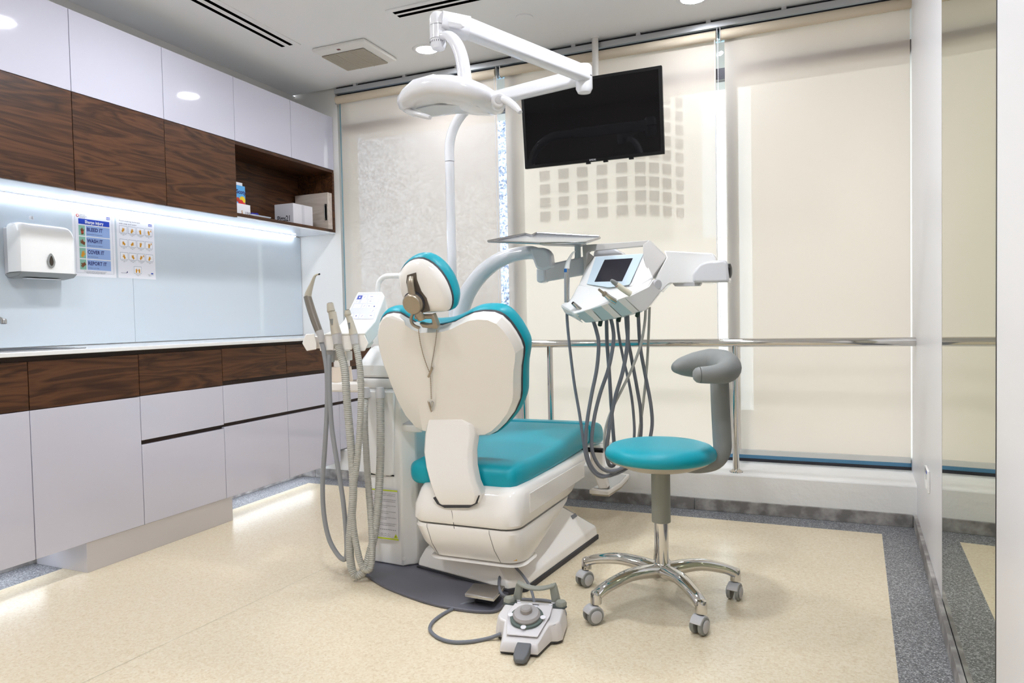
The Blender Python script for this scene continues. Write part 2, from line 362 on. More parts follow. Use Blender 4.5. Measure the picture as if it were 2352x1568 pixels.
# ------------------------------------------------------------------ outside: a curved white hotel, a grey tower, a granite block widened to dim the left blind
ow = mat('hotel_render', (228, 222, 212), .8); od = mat('hotel_window', (84, 88, 94), .3)
def hotel():
    Y = 70; t = thing('hotel_building', 'pale curved hotel with rows of square windows seen faintly through the blind', 'building', at(1400, 700, Y))
    cols = [(1215, 70), (1257, 70), (1300, 70), (1343, 70), (1388, 70), (1433, 70), (1475, 70.6), (1506, 71.6), (1535, 73), (1564, 74.8)]
    base = [at(px, 690, y) for px, y in cols]
    x_end = at(1582, 690, 76.5); front = [at(1195, 690, 70)]+base+[x_end]
    z1 = at(1400, 60, 70).z; z0 = -20
    pts = [V((p.x, p.y, z0)) for p in front]; pts2 = pts+[V((p.x, p.y+12, z0)) for p in reversed(front)]
    MB().prism(pts2, (0, 0, z1-z0)).build('facade', ow, t)
    wm = None; step = (at(1400, 400, 70)-at(1400, 432.5, 70)).z
    zt = at(1400, 485, 70).z
    for i, p in enumerate(base):
        if i == 0: continue
        q = base[min(i+1, len(base)-1)]; o_ = base[max(i-1, 0)]; d = (q-o_); d.z = 0; d.normalize(); nn = V((d.y, -d.x, 0))
        for k in range(11):
            c = V((p.x, p.y, zt+step*k))+nn*.05
            if wm is None:
                wo = MB().obox(c, d*.53, nn*.1, V((0, 0, .47))).build('window', od, t); wm = (wo, c, math.atan2(d.y, d.x))
            else:
                o2 = wm[0].copy(); C.objects.link(o2); o2.parent = t
                Rz = Matrix.Rotation(math.atan2(d.y, d.x)-wm[2], 4, 'Z'); tw = V(t['_w'])
                o2.matrix_local = Matrix.Translation(c-tw) @ Rz @ Matrix.Translation(tw-wm[1])
    return t
hotel()
pod = MB().box((-30, 52, -20), (-5, 60, at(1400, 560, 52).z)).build('podium_building', ow); tag(pod, 'low pale podium block in front of the hotel, seen through the blind', 'building')
g2 = mat('tower_grey', (186, 180, 172), .8)
tw = MB().box((at(1727, 500, 9).x, 9, -20), (7.5, 16, 14)).build('grey_tower', g2); tag(tw, 'dark grey tower close outside the right blind', 'building')
MB_g = MB().box((at(640, 500, 6.6).x, 6.6, -20), (at(1172, 500, 6.6).x, 6.85, 11)).build('granite_block', M['outstone']); tag(MB_g, 'speckled granite block outside the gap, widened to dim the left blind', 'building')  # granite extended past the gap so that it dims the left blind
st = MB().quad((-120, 4.6, -20), (120, 4.6, -20), (120, 160, -20), (-120, 160, -20)).build('street', mat('street_grey', (150, 150, 148), .9)); tag(st, 'pale street far below the windows', kind='structure')
ov = MB().box((-3.6, 4.35, 2.62), (1.2, 5.3, 2.9)).build('canopy_slab', mat('canopy_concrete', (170, 168, 164), .8)); tag(ov, 'concrete canopy slab above the windows outside', 'canopy')

# ================================================================== CABINETS
XU = -2.965; US = [1.642, 2.117, 2.598, 3.073, 3.546, 3.972]; UT, UM, UB = 2.397, 2.038, 1.607
ulab = ['glossy white and walnut wall cabinet at the left edge above the towel dispenser', 'glossy white and walnut wall cabinet above the two posters',
        'glossy white and walnut wall cabinet just left of the open niche', 'small glossy white wall cabinet above the left half of the open niche', 'small glossy white wall cabinet at the window end above the open niche']
g = .0015
for i in range(5):
    y0, y1 = US[i], US[i+1]; z0 = UB if i < 3 else UM
    t = thing('wall_cabinet', ulab[i], 'cabinet', (XL+.15, (y0+y1)/2, z0), 'wall cabinets over the counter')
    MB().box((XL+.005, y0, z0), (XU-.02, y1, UT)).build('body', M['gloss2'], t)
    MB().box((XU-.02, y0+g, UM+g), (XU, y1-g, UT)).build('door', M['gloss'], t, bevel=.001)
    if i < 3: MB().box((XU-.02, y0+g, UB), (XU, y1-g, UM-g)).build('door', M['walnut'], t, bevel=.001)['label'] = 'walnut veneer lower door'
nt_ = thing('open_niche', 'open walnut niche shelf below the white wall cabinets by the window', 'shelf', (XL+.15, (US[3]+US[5])/2, UB))
y0, y1 = US[3], US[5]
MB().box((XL+.005, y0, UB+.008), (XU-.002, y1, UB+.026)).build('bottom_board', M['walnut'], nt_)
MB().box((XL+.005, y0, UB), (XU-.004, y1, UB+.008)).build('underside', M['gloss2'], nt_)
MB().box((XL+.005, y0, UM-.018), (XU-.004, y1, UM-.001)).build('top_board', M['walnut'], nt_)
MB().box((XL+.005, y0+.0005, UB+.026), (XL+.02, y1-.018, UM-.018)).build('back_board', M['walnut'], nt_)
MB().box((XL+.005, y1-.018, UB+.026), (XU-.002, y1, UM-.018)).build('side_board', M['walnut'], nt_)
MB().box((XL+.02, y0+.0005, UB+.026), (XU-.022, y0+.006, UM-.018)).build('side_board', M['walnut'], nt_)
# light strips
s = thing('strip_light', 'glowing white strip light under the wall cabinets', 'lamp', (-3.25, 2.8, 1.59))
MB().box((-3.262, 1.65, 1.6), (-3.244, 3.895, UB)).build('channel', M['gloss2'], s)
MB().box((-3.2625, 1.65, 1.5955), (-3.2435, 3.896, 1.6005)).build('diffuser', M['led'], s)
for (q0, q1, lb) in ((2.75, 3.6, 'hidden strip light under the far base cabinets'), (.9, 1.88, 'hidden strip light under the near base cabinets')):
    s = thing('floor_strip_light', lb, 'lamp', (-2.9, (q0+q1)/2, .11), 'strip lights under the base cabinets')
    MB().box((-2.935, q0, .117), (-2.915, q1, .122)).build('channel', M['alu'], s); MB().box((-2.933, q0, .114), (-2.917, q1, .1172)).build('diffuser', M['led2'], s)
# glass splashback panels
ysp = [1.2, atx(308, 700, -3.268).y, 3.972]
for i, (q0, q1) in enumerate(zip(ysp, ysp[1:])):
    o = MB().box((XL+.001, q0+.0008, .918), (-3.268, q1-.0008, 1.597)).build('glass_splashback', M['splash'], bevel=.0008)
    tag(o, ('pale blue glass splashback panel behind the posters and dispenser', 'pale blue glass splashback panel beside the window')[i], 'splashback', 'glass splashback panels')
# base cabinets
XB = -2.70; BS = [1.238, 1.712, 2.186, 2.661, 3.130, 3.603, 3.97]
blab = ['white and walnut base cabinet at the left image edge', 'tall door base cabinet, white with walnut top, under the counter at left', 'white base cabinet with deep walnut drawer above the plinth end',
        'white drawer base cabinet third from the window', 'white drawer base cabinet second from the window', 'narrow white base cabinet touching the window ledge']
for i in range(6):
    y0, y1 = BS[i], BS[i+1]; zb = .124 if i < 5 else .2; yb_ = y1
    t = thing('base_cabinet', blab[i], 'cabinet', (XL+.3, (y0+y1)/2, zb), 'base cabinets under the counter')
    MB().box((XL+.01, y0, zb), (XB-.02, y1, .896)).build('body', M['walnut_dark'], t)
    MB().box((XL+.02, y0+.001, zb-.002), (XB-.021, y1-.001, zb)).build('underside', M['gloss2'], t)
    def front(z0, z1, m, nm='drawer'):
        return MB().box((XB-.02, y0+g, z0), (XB, y1-g, z1)).build(nm, m, t, bevel=.0012)
    if i < 2: front(.6935, .876, M['walnut']); front(zb, .6905, M['gloss'], 'door')
    elif i == 2: front(.6955, .877, M['walnut']); front(.4975, .6925, M['gloss']); front(zb, .477, M['gloss'])
    else: front(.716, .8785, M['walnut']); front(.503, .693, M['gloss']); front(zb, .484, M['gloss'])
o = MB().box((-3.02, 1.917, 0), (XB-.004, 2.702, .123)).build('cabinet_plinth', M['plinth'], bevel=.001); tag(o, 'silver grey plinth box under the floating base cabinets', 'plinth')
o = MB().box((XL+.002, 1.2, .897), (-2.68, 3.955, .9135)).build('countertop', M['counter'], bevel=.002); tag(o, 'long thin white countertop over the base cabinets', 'countertop')
# sink rim and tap at the left edge
sk = thing('steel_sink', 'stainless steel sink rim set into the counter at the left edge', 'sink', (-2.98, 1.7, .91))
MB().box((-3.17, 1.3, .9135), (-2.80, 2.02, .917)).build('rim', M['steel'], sk, bevel=.002)
MB().box((-3.14, 1.33, .9171), (-2.83, 1.99, .9178)).build('bowl', M['rubber'], sk)
tp = thing('tap', 'chrome tap spout tip poking in at the left edge', 'tap', (-3.2, 1.55, .914))
e_ = atx(8, 737, -3.0); MB().lathe([(.022, 0), (.022, .02), (.014, .03)], (-3.2, e_.y-.16, .914)).build('base', M['chrome'], tp)
MB().tube([(-3.2, e_.y-.16, .93), (-3.2, e_.y-.16, 1.06), (-3.14, e_.y-.1, 1.09), (e_.x-.05, e_.y-.03, e_.z+.03), (e_.x, e_.y, e_.z)], .0095, 12).build('spout', M['chrome'], tp)
MB().lathe([(.0095, .006), (.012, 0), (.012, -.014), (.009, -.016)], e_+V((0, 0, .004)), n=16).build('aerator', M['steel'], tp)

# ------------------------------------------------------------------ towel dispenser
def dispenser():
    X0, X1 = -3.268, -3.142
    f = lambda px, py, X=X1: atx(px, py, X)
    yr = f(177, 600).y+.012; yl = yr-.265; zt, zbm = f(120, 515).z, f(120, 626).z
    t = thing('towel_dispenser', 'white and grey paper towel dispenser on the glass splashback', 'dispenser', (X0, (yl+yr)/2, zbm-.02))
    H = zt-zbm
    def ring(y, inset, x0, x1, zb):
        # side outline: back bottom, back top, curved shoulder, front
        R = .05
        pts = [(x0, zb), (x0, zt-inset)]
        for k in range(7):
            a = math.radians(90-90*k/6); pts.append((x1-inset-R+R*math.cos(a), zt-inset-R+R*math.sin(a)))
        pts += [(x1-inset-.004, zb)]
        return [V((x, y, z)) for x, z in pts]
    rings = [ring(yl, .022, X0+.035, X1, zbm), ring(yl+.006, .008, X0+.035, X1, zbm), ring(yl+.022, 0, X0+.035, X1, zbm)]
    for k in range(1, 7): rings.append(ring(yl+.022+(yr-yl-.06)*k/6, 0, X0+.035, X1, zbm))
    rings += [ring(yr-.02, .006, X0+.035, X1, zbm), ring(yr-.006, .018, X0+.035, X1, zbm), ring(yr, .036, X0+.035, X1, zbm)]
    MB().loft(rings).build('cover', M['white'], t)
    MB().box((X0, yl+.004, zbm-.012), (X0+.036, yr-.02, zt-.02)).build('back_housing', M['greyl'], t, bevel=.006)
    MB().prism([(X0+.01, yl+.004, zbm), (X1-.004, yl+.004, zbm), (X1-.03, yl+.004, zbm-.018), (X0+.02, yl+.004, zbm-.026)], (0, yr-yl-.012, 0)).build('outlet_tray', M['greyp'], t, bevel=.003)
    MB().box((X0+.05, yl+.05, zbm-.0275), (X0+.08, yr-.06, zbm-.0255)).build('paper_edge', M['paper'], t)
    c = f(117, 600); P = []
    for k in range(24):
        a = 2*math.pi*k/24; w = .0185*(1-.35*math.sin(a)) if math.sin(a) > 0 else .0185
        P.append(V((X1+.0005, c.y+w*1.0*math.cos(a), c.z+.030*math.sin(a)+(.006*math.sin(a) if math.sin(a) > 0 else 0))))
    MB().prism(P, (.003, 0, 0)).build('window_rim', M['greyp'], t, bevel=.001)
    q = c+V((.004, 0, 0)); MB().prism([V((X1+.0036, q.y+(p.y-q.y)*.5, q.z+(p.z-q.z)*.68)) for p in P], (.0012, 0, 0)).build('viewing_window', mat('smoked_window', (58, 50, 44), .2), t)
    k = f(72, 498, X0+.05); MB().lathe([(.009, -.012), (.009, 0), (.006, .004)], k, axis=(0, 0, 1)).build('lock', M['greyl'], t)
dispenser()

# ------------------------------------------------------------------ posters
blue = flat('print_blue', (16, 62, 180)); navy = flat('print_navy', (28, 32, 110)); lblue = flat('print_light_blue', (150, 178, 226)); ink = flat('print_ink', (60, 60, 70))
white_i = flat('print_white', (245, 245, 250)); orange = flat('print_orange', (214, 150, 30)); brown = flat('print_brown', (120, 66, 30)); green = flat('print_green', (140, 190, 170)); red = flat('print_red', (190, 60, 40)); grey_i = flat('print_grey', (150, 155, 170))
PX = -3.2672
R_, U_ = V((0, 1, 0)), V((0, 0, 1))
HAND = [(-.5, -1), (.42, -1), (.5, -.2), (.85, .1), (.95, .42), (.8, .5), (.5, .2), (.45, .3), (.5, .9), (.36, .95), (.28, .4), (.2, 1), (.05, 1), (.02, .4), (-.1, .95), (-.24, .92), (-.22, .35), (-.4, .75), (-.52, .68), (-.45, .1)]
def poster(name, label, TL, TR, BR):
    tl, tr, br = atx(*TL, PX), atx(*TR, PX), atx(*BR, PX)
    w = tr.y-tl.y; zt = (tl.z+tr.z)/2; h = zt-br.z; y0 = tl.y
    t = thing(name, label, 'poster', (PX, y0+w/2, zt-h))
    MB().box((PX-.0008, y0, zt-h), (PX, y0+w, zt)).build('sheet', M['paper'], t)
    def P(u, v): return V((PX, y0+u*w, zt-v*h))
    def rect(u0, v0, u1, v1, m, nm='printed_panel', lift=.0003, parent=None):
        l = V((lift, 0, 0)); return MB().quad(P(u0, v1)+l, P(u1, v1)+l, P(u1, v0)+l, P(u0, v0)+l).build(nm, m, parent or t)
    return t, P, rect, w, h
def hand(t, P, u, v, s, w, h, m, tilt=0, mirror=1, lift=.0009, nm='hand_picture'):
    ca, sa = math.cos(tilt), math.sin(tilt); pts = []
    for x, y in HAND:
        x *= mirror; X = x*ca-y*sa; Yv = x*sa+y*ca; pts.append(P(u, v)+V((lift, X*s*.8, Yv*s)))
    MB().quad(*pts).build(nm, m, t)
t, P, rect, w, h = poster('sharps_poster', 'laminated blue poster reading Sharps injury bleed it wash it cover it report it', (164, 475), (262, 491), (262.5, 638))
rect(.06, .045, .94, .0475, grey_i); rect(.06, .945, .94, .9475, grey_i); rect(.06, .045, .065, .9475, grey_i); rect(.935, .045, .94, .9475, grey_i)
rect(.14, .145, .87, .225, blue)
text('Sharps injury', .021, white_i, t, P(.505, .207), R_, U_, 'CENTER', lift=.0007, width=.44*w, bold=.0006)
for k, wd in enumerate(('BLEED IT', 'WASH IT', 'COVER IT', 'REPORT IT')):
    v0 = .243+k*.168
    rect(.31, v0, .87, v0+.152, lblue); rect(.14, v0, .285, v0+.152, green)
    hand(t, P, .215, v0+.085, .0165, w, h, (brown, brown, orange, brown)[k], (.2, 1.2, -.3, 2.2)[k])
    if k in (0, 2): rect(.19, v0+.09, .25, v0+.11, (red, orange)[k//2], lift=.0011)
    text(wd, .025, navy, t, P(.325, v0+.078), R_, U_, lift=.0007, width=(.37, .37, .39, .44)[k]*w, bold=.0007)
    text(('Squeeze the wound to encourage bleeding', 'With liquid soap under warm running water', 'With a waterproof dressing', 'Immediately to your manager')[k], .0065, navy, t, P(.325, v0+.128), R_, U_, lift=.0007, width=(.36, .36, .24, .26)[k]*w)
for k in range(3): text(('If you need advice contact the infection prevention team or', 'the occupational health department without delay', 'Report every sharps injury using the incident form')[k], .0055, ink, t, P(.5, .925+.014*k-.0), R_, U_, 'CENTER', lift=.0007, width=(.54, .46, .42)[k]*w)
c = P(.125, .105); MB().lathe([(.0075, 0), (.0075, .0008)], c, axis=(1, 0, 0), n=20).build('round_emblem', red, t); MB().lathe([(.0045, .0009), (.0045, .0012)], c, axis=(1, 0, 0), n=16).build('emblem_centre', white_i, t)
for k in range(3): text(('Infection', 'Prevention', 'Control')[k], .0085, ink, t, P(.17, .095+.022*k), R_, U_, lift=.0007)
rect(.80, .075, .89, .115, blue); text('NHS', .011, white_i, t, P(.845, .109), R_, U_, 'CENTER', lift=.0008, width=.075*w, bold=.0003)
t, P, rect, w, h = poster('handwashing_poster', 'white poster of small orange hand-washing steps, right of the blue poster', (266.6, 493), (353, 504.5), (354.6, 641.7))
text('Hand-washing technique', .0105, ink, t, P(.06, .095), R_, U_, lift=.0007, width=.55*w); text('with soap and water', .0105, ink, t, P(.06, .14), R_, U_, lift=.0007, width=.46*w)
rect(.84, .085, .94, .125, blue); text('NHS', .011, white_i, t, P(.89, .119), R_, U_, 'CENTER', lift=.0008, width=.08*w, bold=.0003)
for r in range(4):
    for q in range(4):
        if r == 3 and q != 1: continue
        u = .065+q*.225 + (.12 if r == 3 else 0); v = .165+r*.212
        rect(u, v, u+.2, v+.118, grey_i, 'step_frame'); rect(u+.006, v+.005, u+.194, v+.113, white_i, 'step_picture', .0005)
        k = r*4+q
        if r == 3: hand(t, P, u+.06, v+.07, .011, w, h, orange); hand(t, P, u+.14, v+.07, .011, w, h, orange, 0, -1)
        else:
            hand(t, P, u+.1, v+.066, .0125, w, h, orange, (k % 5-2)*.4, 1 if k % 2 else -1)
            if k in (3, 7, 10): hand(t, P, u+.16, v+.035, .006, w, h, orange, .4)
        for j in range(2): text(('Wet hands with', 'Apply enough', 'Rub hands palm', 'Rub back of each')[q] if j == 0 else ('water', 'soap', 'to palm', 'hand')[q], .0052, ink, t, P(u+.1, v+.138+.016*j), R_, U_, 'CENTER', lift=.0007)
MB().quad(P(.22, .9)+V((.0004, 0, 0)), P(.24, .885)+V((.0004, 0, 0)), P(.245, .91)+V((.0004, 0, 0)), P(.2, .92)+V((.0004, 0, 0))).build('bird_emblem', navy, t)
text('clean your hands', .008, navy, t, P(.07, .925), R_, U_, lift=.0007, width=.15*w)
rect(.87, .895, .93, .915, blue); text('Patient Safety', .0055, ink, t, P(.78, .932), R_, U_, lift=.0007, width=.15*w); text('Agency', .0055, ink, t, P(.8, .948), R_, U_, lift=.0007)

# ------------------------------------------------------------------ things in the niche
zN = UB+.0262
def nb(px, py, X): return atx(px, py, X)
pk = lambda nm, c: flat(nm, c)
# tall glove box standing on a small carton, both at the left end
xa = -3.02
bl = nb(537, 497, xa); a1 = nb(575, 470, xa)
t = thing('medicine_carton', 'small white carton with a dollar sign and number standing at the niche front left', 'box', (xa-.03, bl.y+.05, zN))
yA, yB = bl.y+.012, nb(575, 480, xa).y; zT = nb(556, 468, xa).z
MB().box((xa-.05, yA, zN), (xa, yB, zT)).build('carton', M['paper'], t, bevel=.001)
wA = yB-yA; text('$', .026, flat('ochre', (200, 140, 30)), t, V((xa, yA+.38*wA, zN+.012)), R_, U_, lift=.0008); text('100', .02, ink, t, V((xa, yA+.62*wA, zN+.012)), R_, U_, lift=.0008, width=.3*wA)
MB().quad(V((xa+.0006, yA+.004, zN+.004)), V((xa+.0006, yA+.014, zN+.004)), V((xa+.0006, yA+.014, zT-.004)), V((xa+.0006, yA+.004, zT-.004))).build('colour_stripe', flat('stripe_olive', (120, 150, 60)), t)
xb = -3.075
zb1 = nb(550, 418, xb).z; yC = nb(563, 440, xb).y
t = thing('tissue_box', 'tall sky blue box printed with yellow and red fruit in the niche', 'box', (xb-.03, yC-.05, zN))
MB().box((xb-.05, yC-.075, zN), (xb, yC, zb1-.02)).build('carton', flat('box_sky_blue', (92, 172, 232)), t, bevel=.001)
MB().box((xb-.04, yC-.06, zb1-.02), (xb-.01, yC-.01, zb1)).build('white_flap', M['paper'], t)
text('Scoty', .034, navy, t, V((xb, yC-.072, zb1-.068)), R_, U_, lift=.001, bold=.001)
for k, (dy, dz, m, s_) in enumerate(((-.02, -.105, flat('fruit_yellow', (240, 208, 40)), .024), (-.036, -.122, flat('fruit_red', (214, 40, 48)), .022), (-.06, -.105, red, .014), (-.008, -.128, flat('fruit_red_b', (220, 60, 60)), .012))):
    MB().lathe([(s_, 0), (s_*.8, .0008)], (xb+.0004+k*.0003, max(yC-.075+s_, min(yC-s_, yC+dy)), zb1+dz), axis=(1, 0, 0), n=14).build('fruit_print', m, t)
MB().quad(V((xb+.0022, yC-.075, zb1-.158)), V((xb+.0022, yC, zb1-.158)), V((xb+.0022, yC, zb1-.144)), V((xb+.0022, yC-.075, zb1-.144))).build('lower_band', flat('band_blue', (60, 130, 214)), t)
xc = -3.05; c = nb(583, 490, xc)
o = MB().lathe([(.001, -.03), (.016, -.028), (.018, -.01), (.014, .01), (.017, .025), (.012, .03)], (xc, c.y, zN+.018), axis=(0, 1, .1), n=16).build('blue_tape_roll', flat('cap_blue', (40, 40, 150))); tag(o, 'small dark blue plastic bottle lying in the niche', 'bottle')
c0, c1 = nb(577, 500, -3.0), nb(625, 504, -3.0)
o = MB().loft([[V((-3.03+x, (c0.y+c1.y)/2+y, zN+z)) for x, y in rrect(.03*s_, (c1.y-c0.y)/2*s_, .012*s_)] for z, s_ in ((0, .86), (.003, .9), (.014, 1), (.0155, 1), (.005, .9))]).build('clear_tray', mat('clear_plastic', (205, 214, 228), .1)); tag(o, 'shallow clear plastic lid lying on the niche floor', 'lid')
xd = -2.995; d0_, d1_ = nb(626, 510, xd), nb(720, 517, xd); yk = nb(674, 500, xd)
t = thing('implant_carton', 'white carton marked Pitts21 in the niche', 'box', (xd-.06, (d0_.y+d1_.y)/2, zN))
yq0, yq1 = yk.y, d1_.y-.005; zq = nb(674, 466, xd).z
MB().box((xd-.15, yq0, zN), (xd, yq1, zq)).build('carton', mat('carton_white', (222, 221, 228), .6), t, bevel=.0015)
xe = (atx(626, 505, xd).y, )
text('Pitts21', .05, ink, t, V((xd-.13, yq0, zN+.02)), V((1, 0, 0)), U_, lift=.0008, width=.1, bold=.001)
MB().box((xd+.0001, (yq0+yq1)/2-.012, zN+.002), (xd+.0006, (yq0+yq1)/2+.012, zq-.002)).build('tape', mat('tape_clear', (206, 206, 214), .3), t)
MB().box((xd-.1, (yq0+yq1)/2-.012, zq), (xd, (yq0+yq1)/2+.012, zq+.0005)).build('tape', mat('tape_clear_b', (206, 206, 214), .3), t)
xw = -2.99; w0 = nb(700, 500, xw); w1 = nb(768, 500, xw); zw = nb(768, 447, xw).z
t = thing('wooden_case', 'pale birch wooden case with a black metal latch at the window end of the niche', 'case', (xw-.1, 3.9, zN))
ywA = US[5]-.018-.048; xw = -2.972
MB().box((XL+.03, ywA, zN), (xw, US[5]-.02, zw)).build('case_body', walnut('birch', (186, 170, 158), (206, 192, 180), (222, 210, 200), 'x', .5), t, bevel=.003)
la = xw-.018; lz0, lz1 = nb(763, 507, xw).z, nb(763, 470, xw).z
MB().box((la-.008, ywA-.004, lz0), (la+.008, ywA, lz1)).build('latch_plate', M['black'], t, bevel=.001)
MB().tube([(la, ywA-.004, lz0+.008), (la, ywA-.016, lz0+.012), (la, ywA-.016, lz1-.012), (la, ywA-.004, lz1-.008)], .003, 8, 3).build('latch_bail', M['steel'], t)

# ================================================================== CEILING FITTINGS
def slot_diffuser(label, p0, p1, wv, slots):     # p0-p1 the long side, wv the vector across
    p0, p1, wv = V((p0[0]*CK, p0[1]*CK, ZC)), V((p1[0]*CK, p1[1]*CK, ZC)), V(wv)*CK; d = (p1-p0).normalized(); c = (p0+p1)/2+wv/2; hw = wv/2; hd = (p1-p0)/2
    t = thing('slot_diffuser', label, 'air vent', c, 'slot diffusers in the ceiling')
    MB().obox(c-V((0, 0, .003)), hd, hw, V((0, 0, .003))).build('frame', M['ceiling'], t, bevel=.001)
    for s_ in slots:
        MB().obox(c+wv*(s_-.5)-V((0, 0, .0065)), hd-d*.028, wv.normalized()*.0115, V((0, 0, .0009))).build('slot', M['void'], t)
    return t
slot_diffuser('long black double slot diffuser parallel to the cabinets', (-2.805, 3.30, ZC), (-2.79, 2.0, ZC), (.137, 0, 0), (.25, .66))
slot_diffuser('double slot diffuser crossing above the operating lamp', (-1.989, 3.255, ZC), (-.9, 3.255, ZC), (0, -.125, 0), (.33, .68))
def fan():
    t = thing('exhaust_fan', 'square white ceiling exhaust fan with a fine slatted grille', 'fan', (-2.44, 3.5, ZC))
    y0, y1, x0, x1 = 3.375*CK, 3.72*CK, -2.652*CK, -2.286*CK
    MB().box((x0, y0, ZC-.02), (x1, y1, ZC)).build('housing', mat('fan_white', (236, 234, 230), .4), t, bevel=.008, seg=3)
    gx0, gx1, gy0, gy1 = x0+.01, x1-.06, y0+.078, y1-.008
    MB().box((gx0, gy0, ZC-.0215), (gx1, gy1, ZC-.0195)).build('grille_back', M['rubber'], t)
    sm = None
    for k in range(26):
        y = gy0+(gy1-gy0)*(k+.5)/26
        if sm is None: sm = MB().box((gx0, y-.0028, ZC-.027), (gx1, y+.0028, ZC-.0215)).build('slat', M['beigep'], t); sy = y
        else: o = sm.copy(); C.objects.link(o); o.parent = t; o.location = (0, y-sy, 0)
    for k in (1, 2): x = gx0+(gx1-gx0)*k/3; MB().box((x-.002, gy0, ZC-.0285), (x+.002, gy1, ZC-.0215)).build('rib', M['beigep'], t)
    MB().box((x0+.15, y0+.03, ZC-.0215), (x0+.17, y0+.046, ZC-.0195)).build('indicator', flat('dark_red', (110, 30, 40)), t)
fan()
o = MB().lathe([(.045, -.006), (.047, -.004), (.047, 0)], (-1.371*CK, 3.523*CK, ZC), n=36).build('ceiling_cover', M['ceiling']); tag(o, 'round white blank cover on the ceiling above the screen pole', 'cover')
dl = [(-2.056, 3.679, 'lit round downlight beside the lamp joint near the windows'), (-.512, 3.679, 'lit round downlight cut by the top image edge'), (-2.16, 2.376, 'lit round downlight out of frame, mirrored in the left cabinet door'),
      (-.512, 2.30, 'lit downlight above the stool, out of frame'), (-2.1, .95, 'lit downlight near the viewer at left, out of frame'), (-.55, .95, 'lit downlight near the viewer at right, out of frame')]
for x, y, lb in dl:
    x *= CK; y *= CK
    t = thing('downlight', lb, 'lamp', (x, y, ZC), 'ceiling downlights')
    MB().lathe([(.062, -.006), (.083, -.003), (.085, 0), (.06, 0)], (x, y, ZC), n=36, cap=False).build('trim_ring', M['ceiling'], t)
    MB().lathe([(.001, -.0035), (.062, -.0035), (.062, -.001)], (x, y, ZC), n=36).build('lens', M['lamp_dim'] if y > 3.2 else M['lamp'], t)

# ================================================================== BLINDS
t = thing('blind_track', 'long aluminium head rail for the blinds along the ceiling edge', 'rail', (-1.2, 3.94, 2.56))
MB().box((-2.915, 3.93, 2.535), (.5, 3.955, 2.568)).build('rail', M['alu'], t, bevel=.002)
MB().box((-2.915, 3.956, 2.53), (.5, 3.975, 2.6)).build('track_shadow_strip', M['frame_d'], t)  # dark strip put in for the shadow gap behind the head rail
sm = None
for k in range(9):
    x = -2.75+k*.38; MB().box((x-.012, 3.932, 2.568), (x+.012, 3.956, 2.60)).build('clip', M['greyl'], t)
bl = [(-2.90, -1.735, 'left roller blind, beige screen fabric beside the cabinets'), (-1.69, -.436, 'middle roller blind, beige screen fabric behind the television'), (-.40, .484, 'right roller blind, beige screen fabric beside the mirror wall')]
for x0, x1, lb in bl:
    t = thing('roller_blind', lb, 'blind', ((x0+x1)/2, 3.95, .22), 'roller blinds in the window')
    MB().lathe([(.026, 0), (.026, x1-x0+.01)], (x0-.005, 3.945, 2.497), axis=(1, 0, 0), n=24).build('roller', mat('roller_fabric', (214, 200, 178), .8), t)
    MB().quad((x0+.01, 3.966, .262), (x1, 3.966, .262), (x1, 3.966, 2.497), (x0+.01, 3.966, 2.497)).build('fabric', M['blind'], t)
    MB().box((x0+.01, 3.96, .236), (x1, 3.972, .266)).build('hem_bar', mat('hem_white', (214, 213, 208), .5), t, bevel=.003)
    for xx in (x0-.012, x1+.008): MB().box((xx, 3.935, 2.47), (xx+.004, 3.975, 2.56)).build('bracket', M['greyl'], t)
for cx, lb in ((-1.737, 'bead chain hanging in the gap beside the left blind'), (-.438, 'bead chain hanging in the gap beside the middle blind')):
    t = thing('bead_chain', lb, 'chain', (cx, 3.94, .9), 'blind pull chains')
    for dx in (0, .016): MB().hose([(cx+dx, 3.938, 2.48), (cx+dx, 3.938, 1.6), (cx+dx, 3.938, .86)], .0023, .009, .55, 6).build('strand', M['paper'], t)
    MB().tube([(cx, 3.938, .86), (cx+.008, 3.938, .85), (cx+.016, 3.938, .86)], .002, 6).build('loop', M['paper'], t)

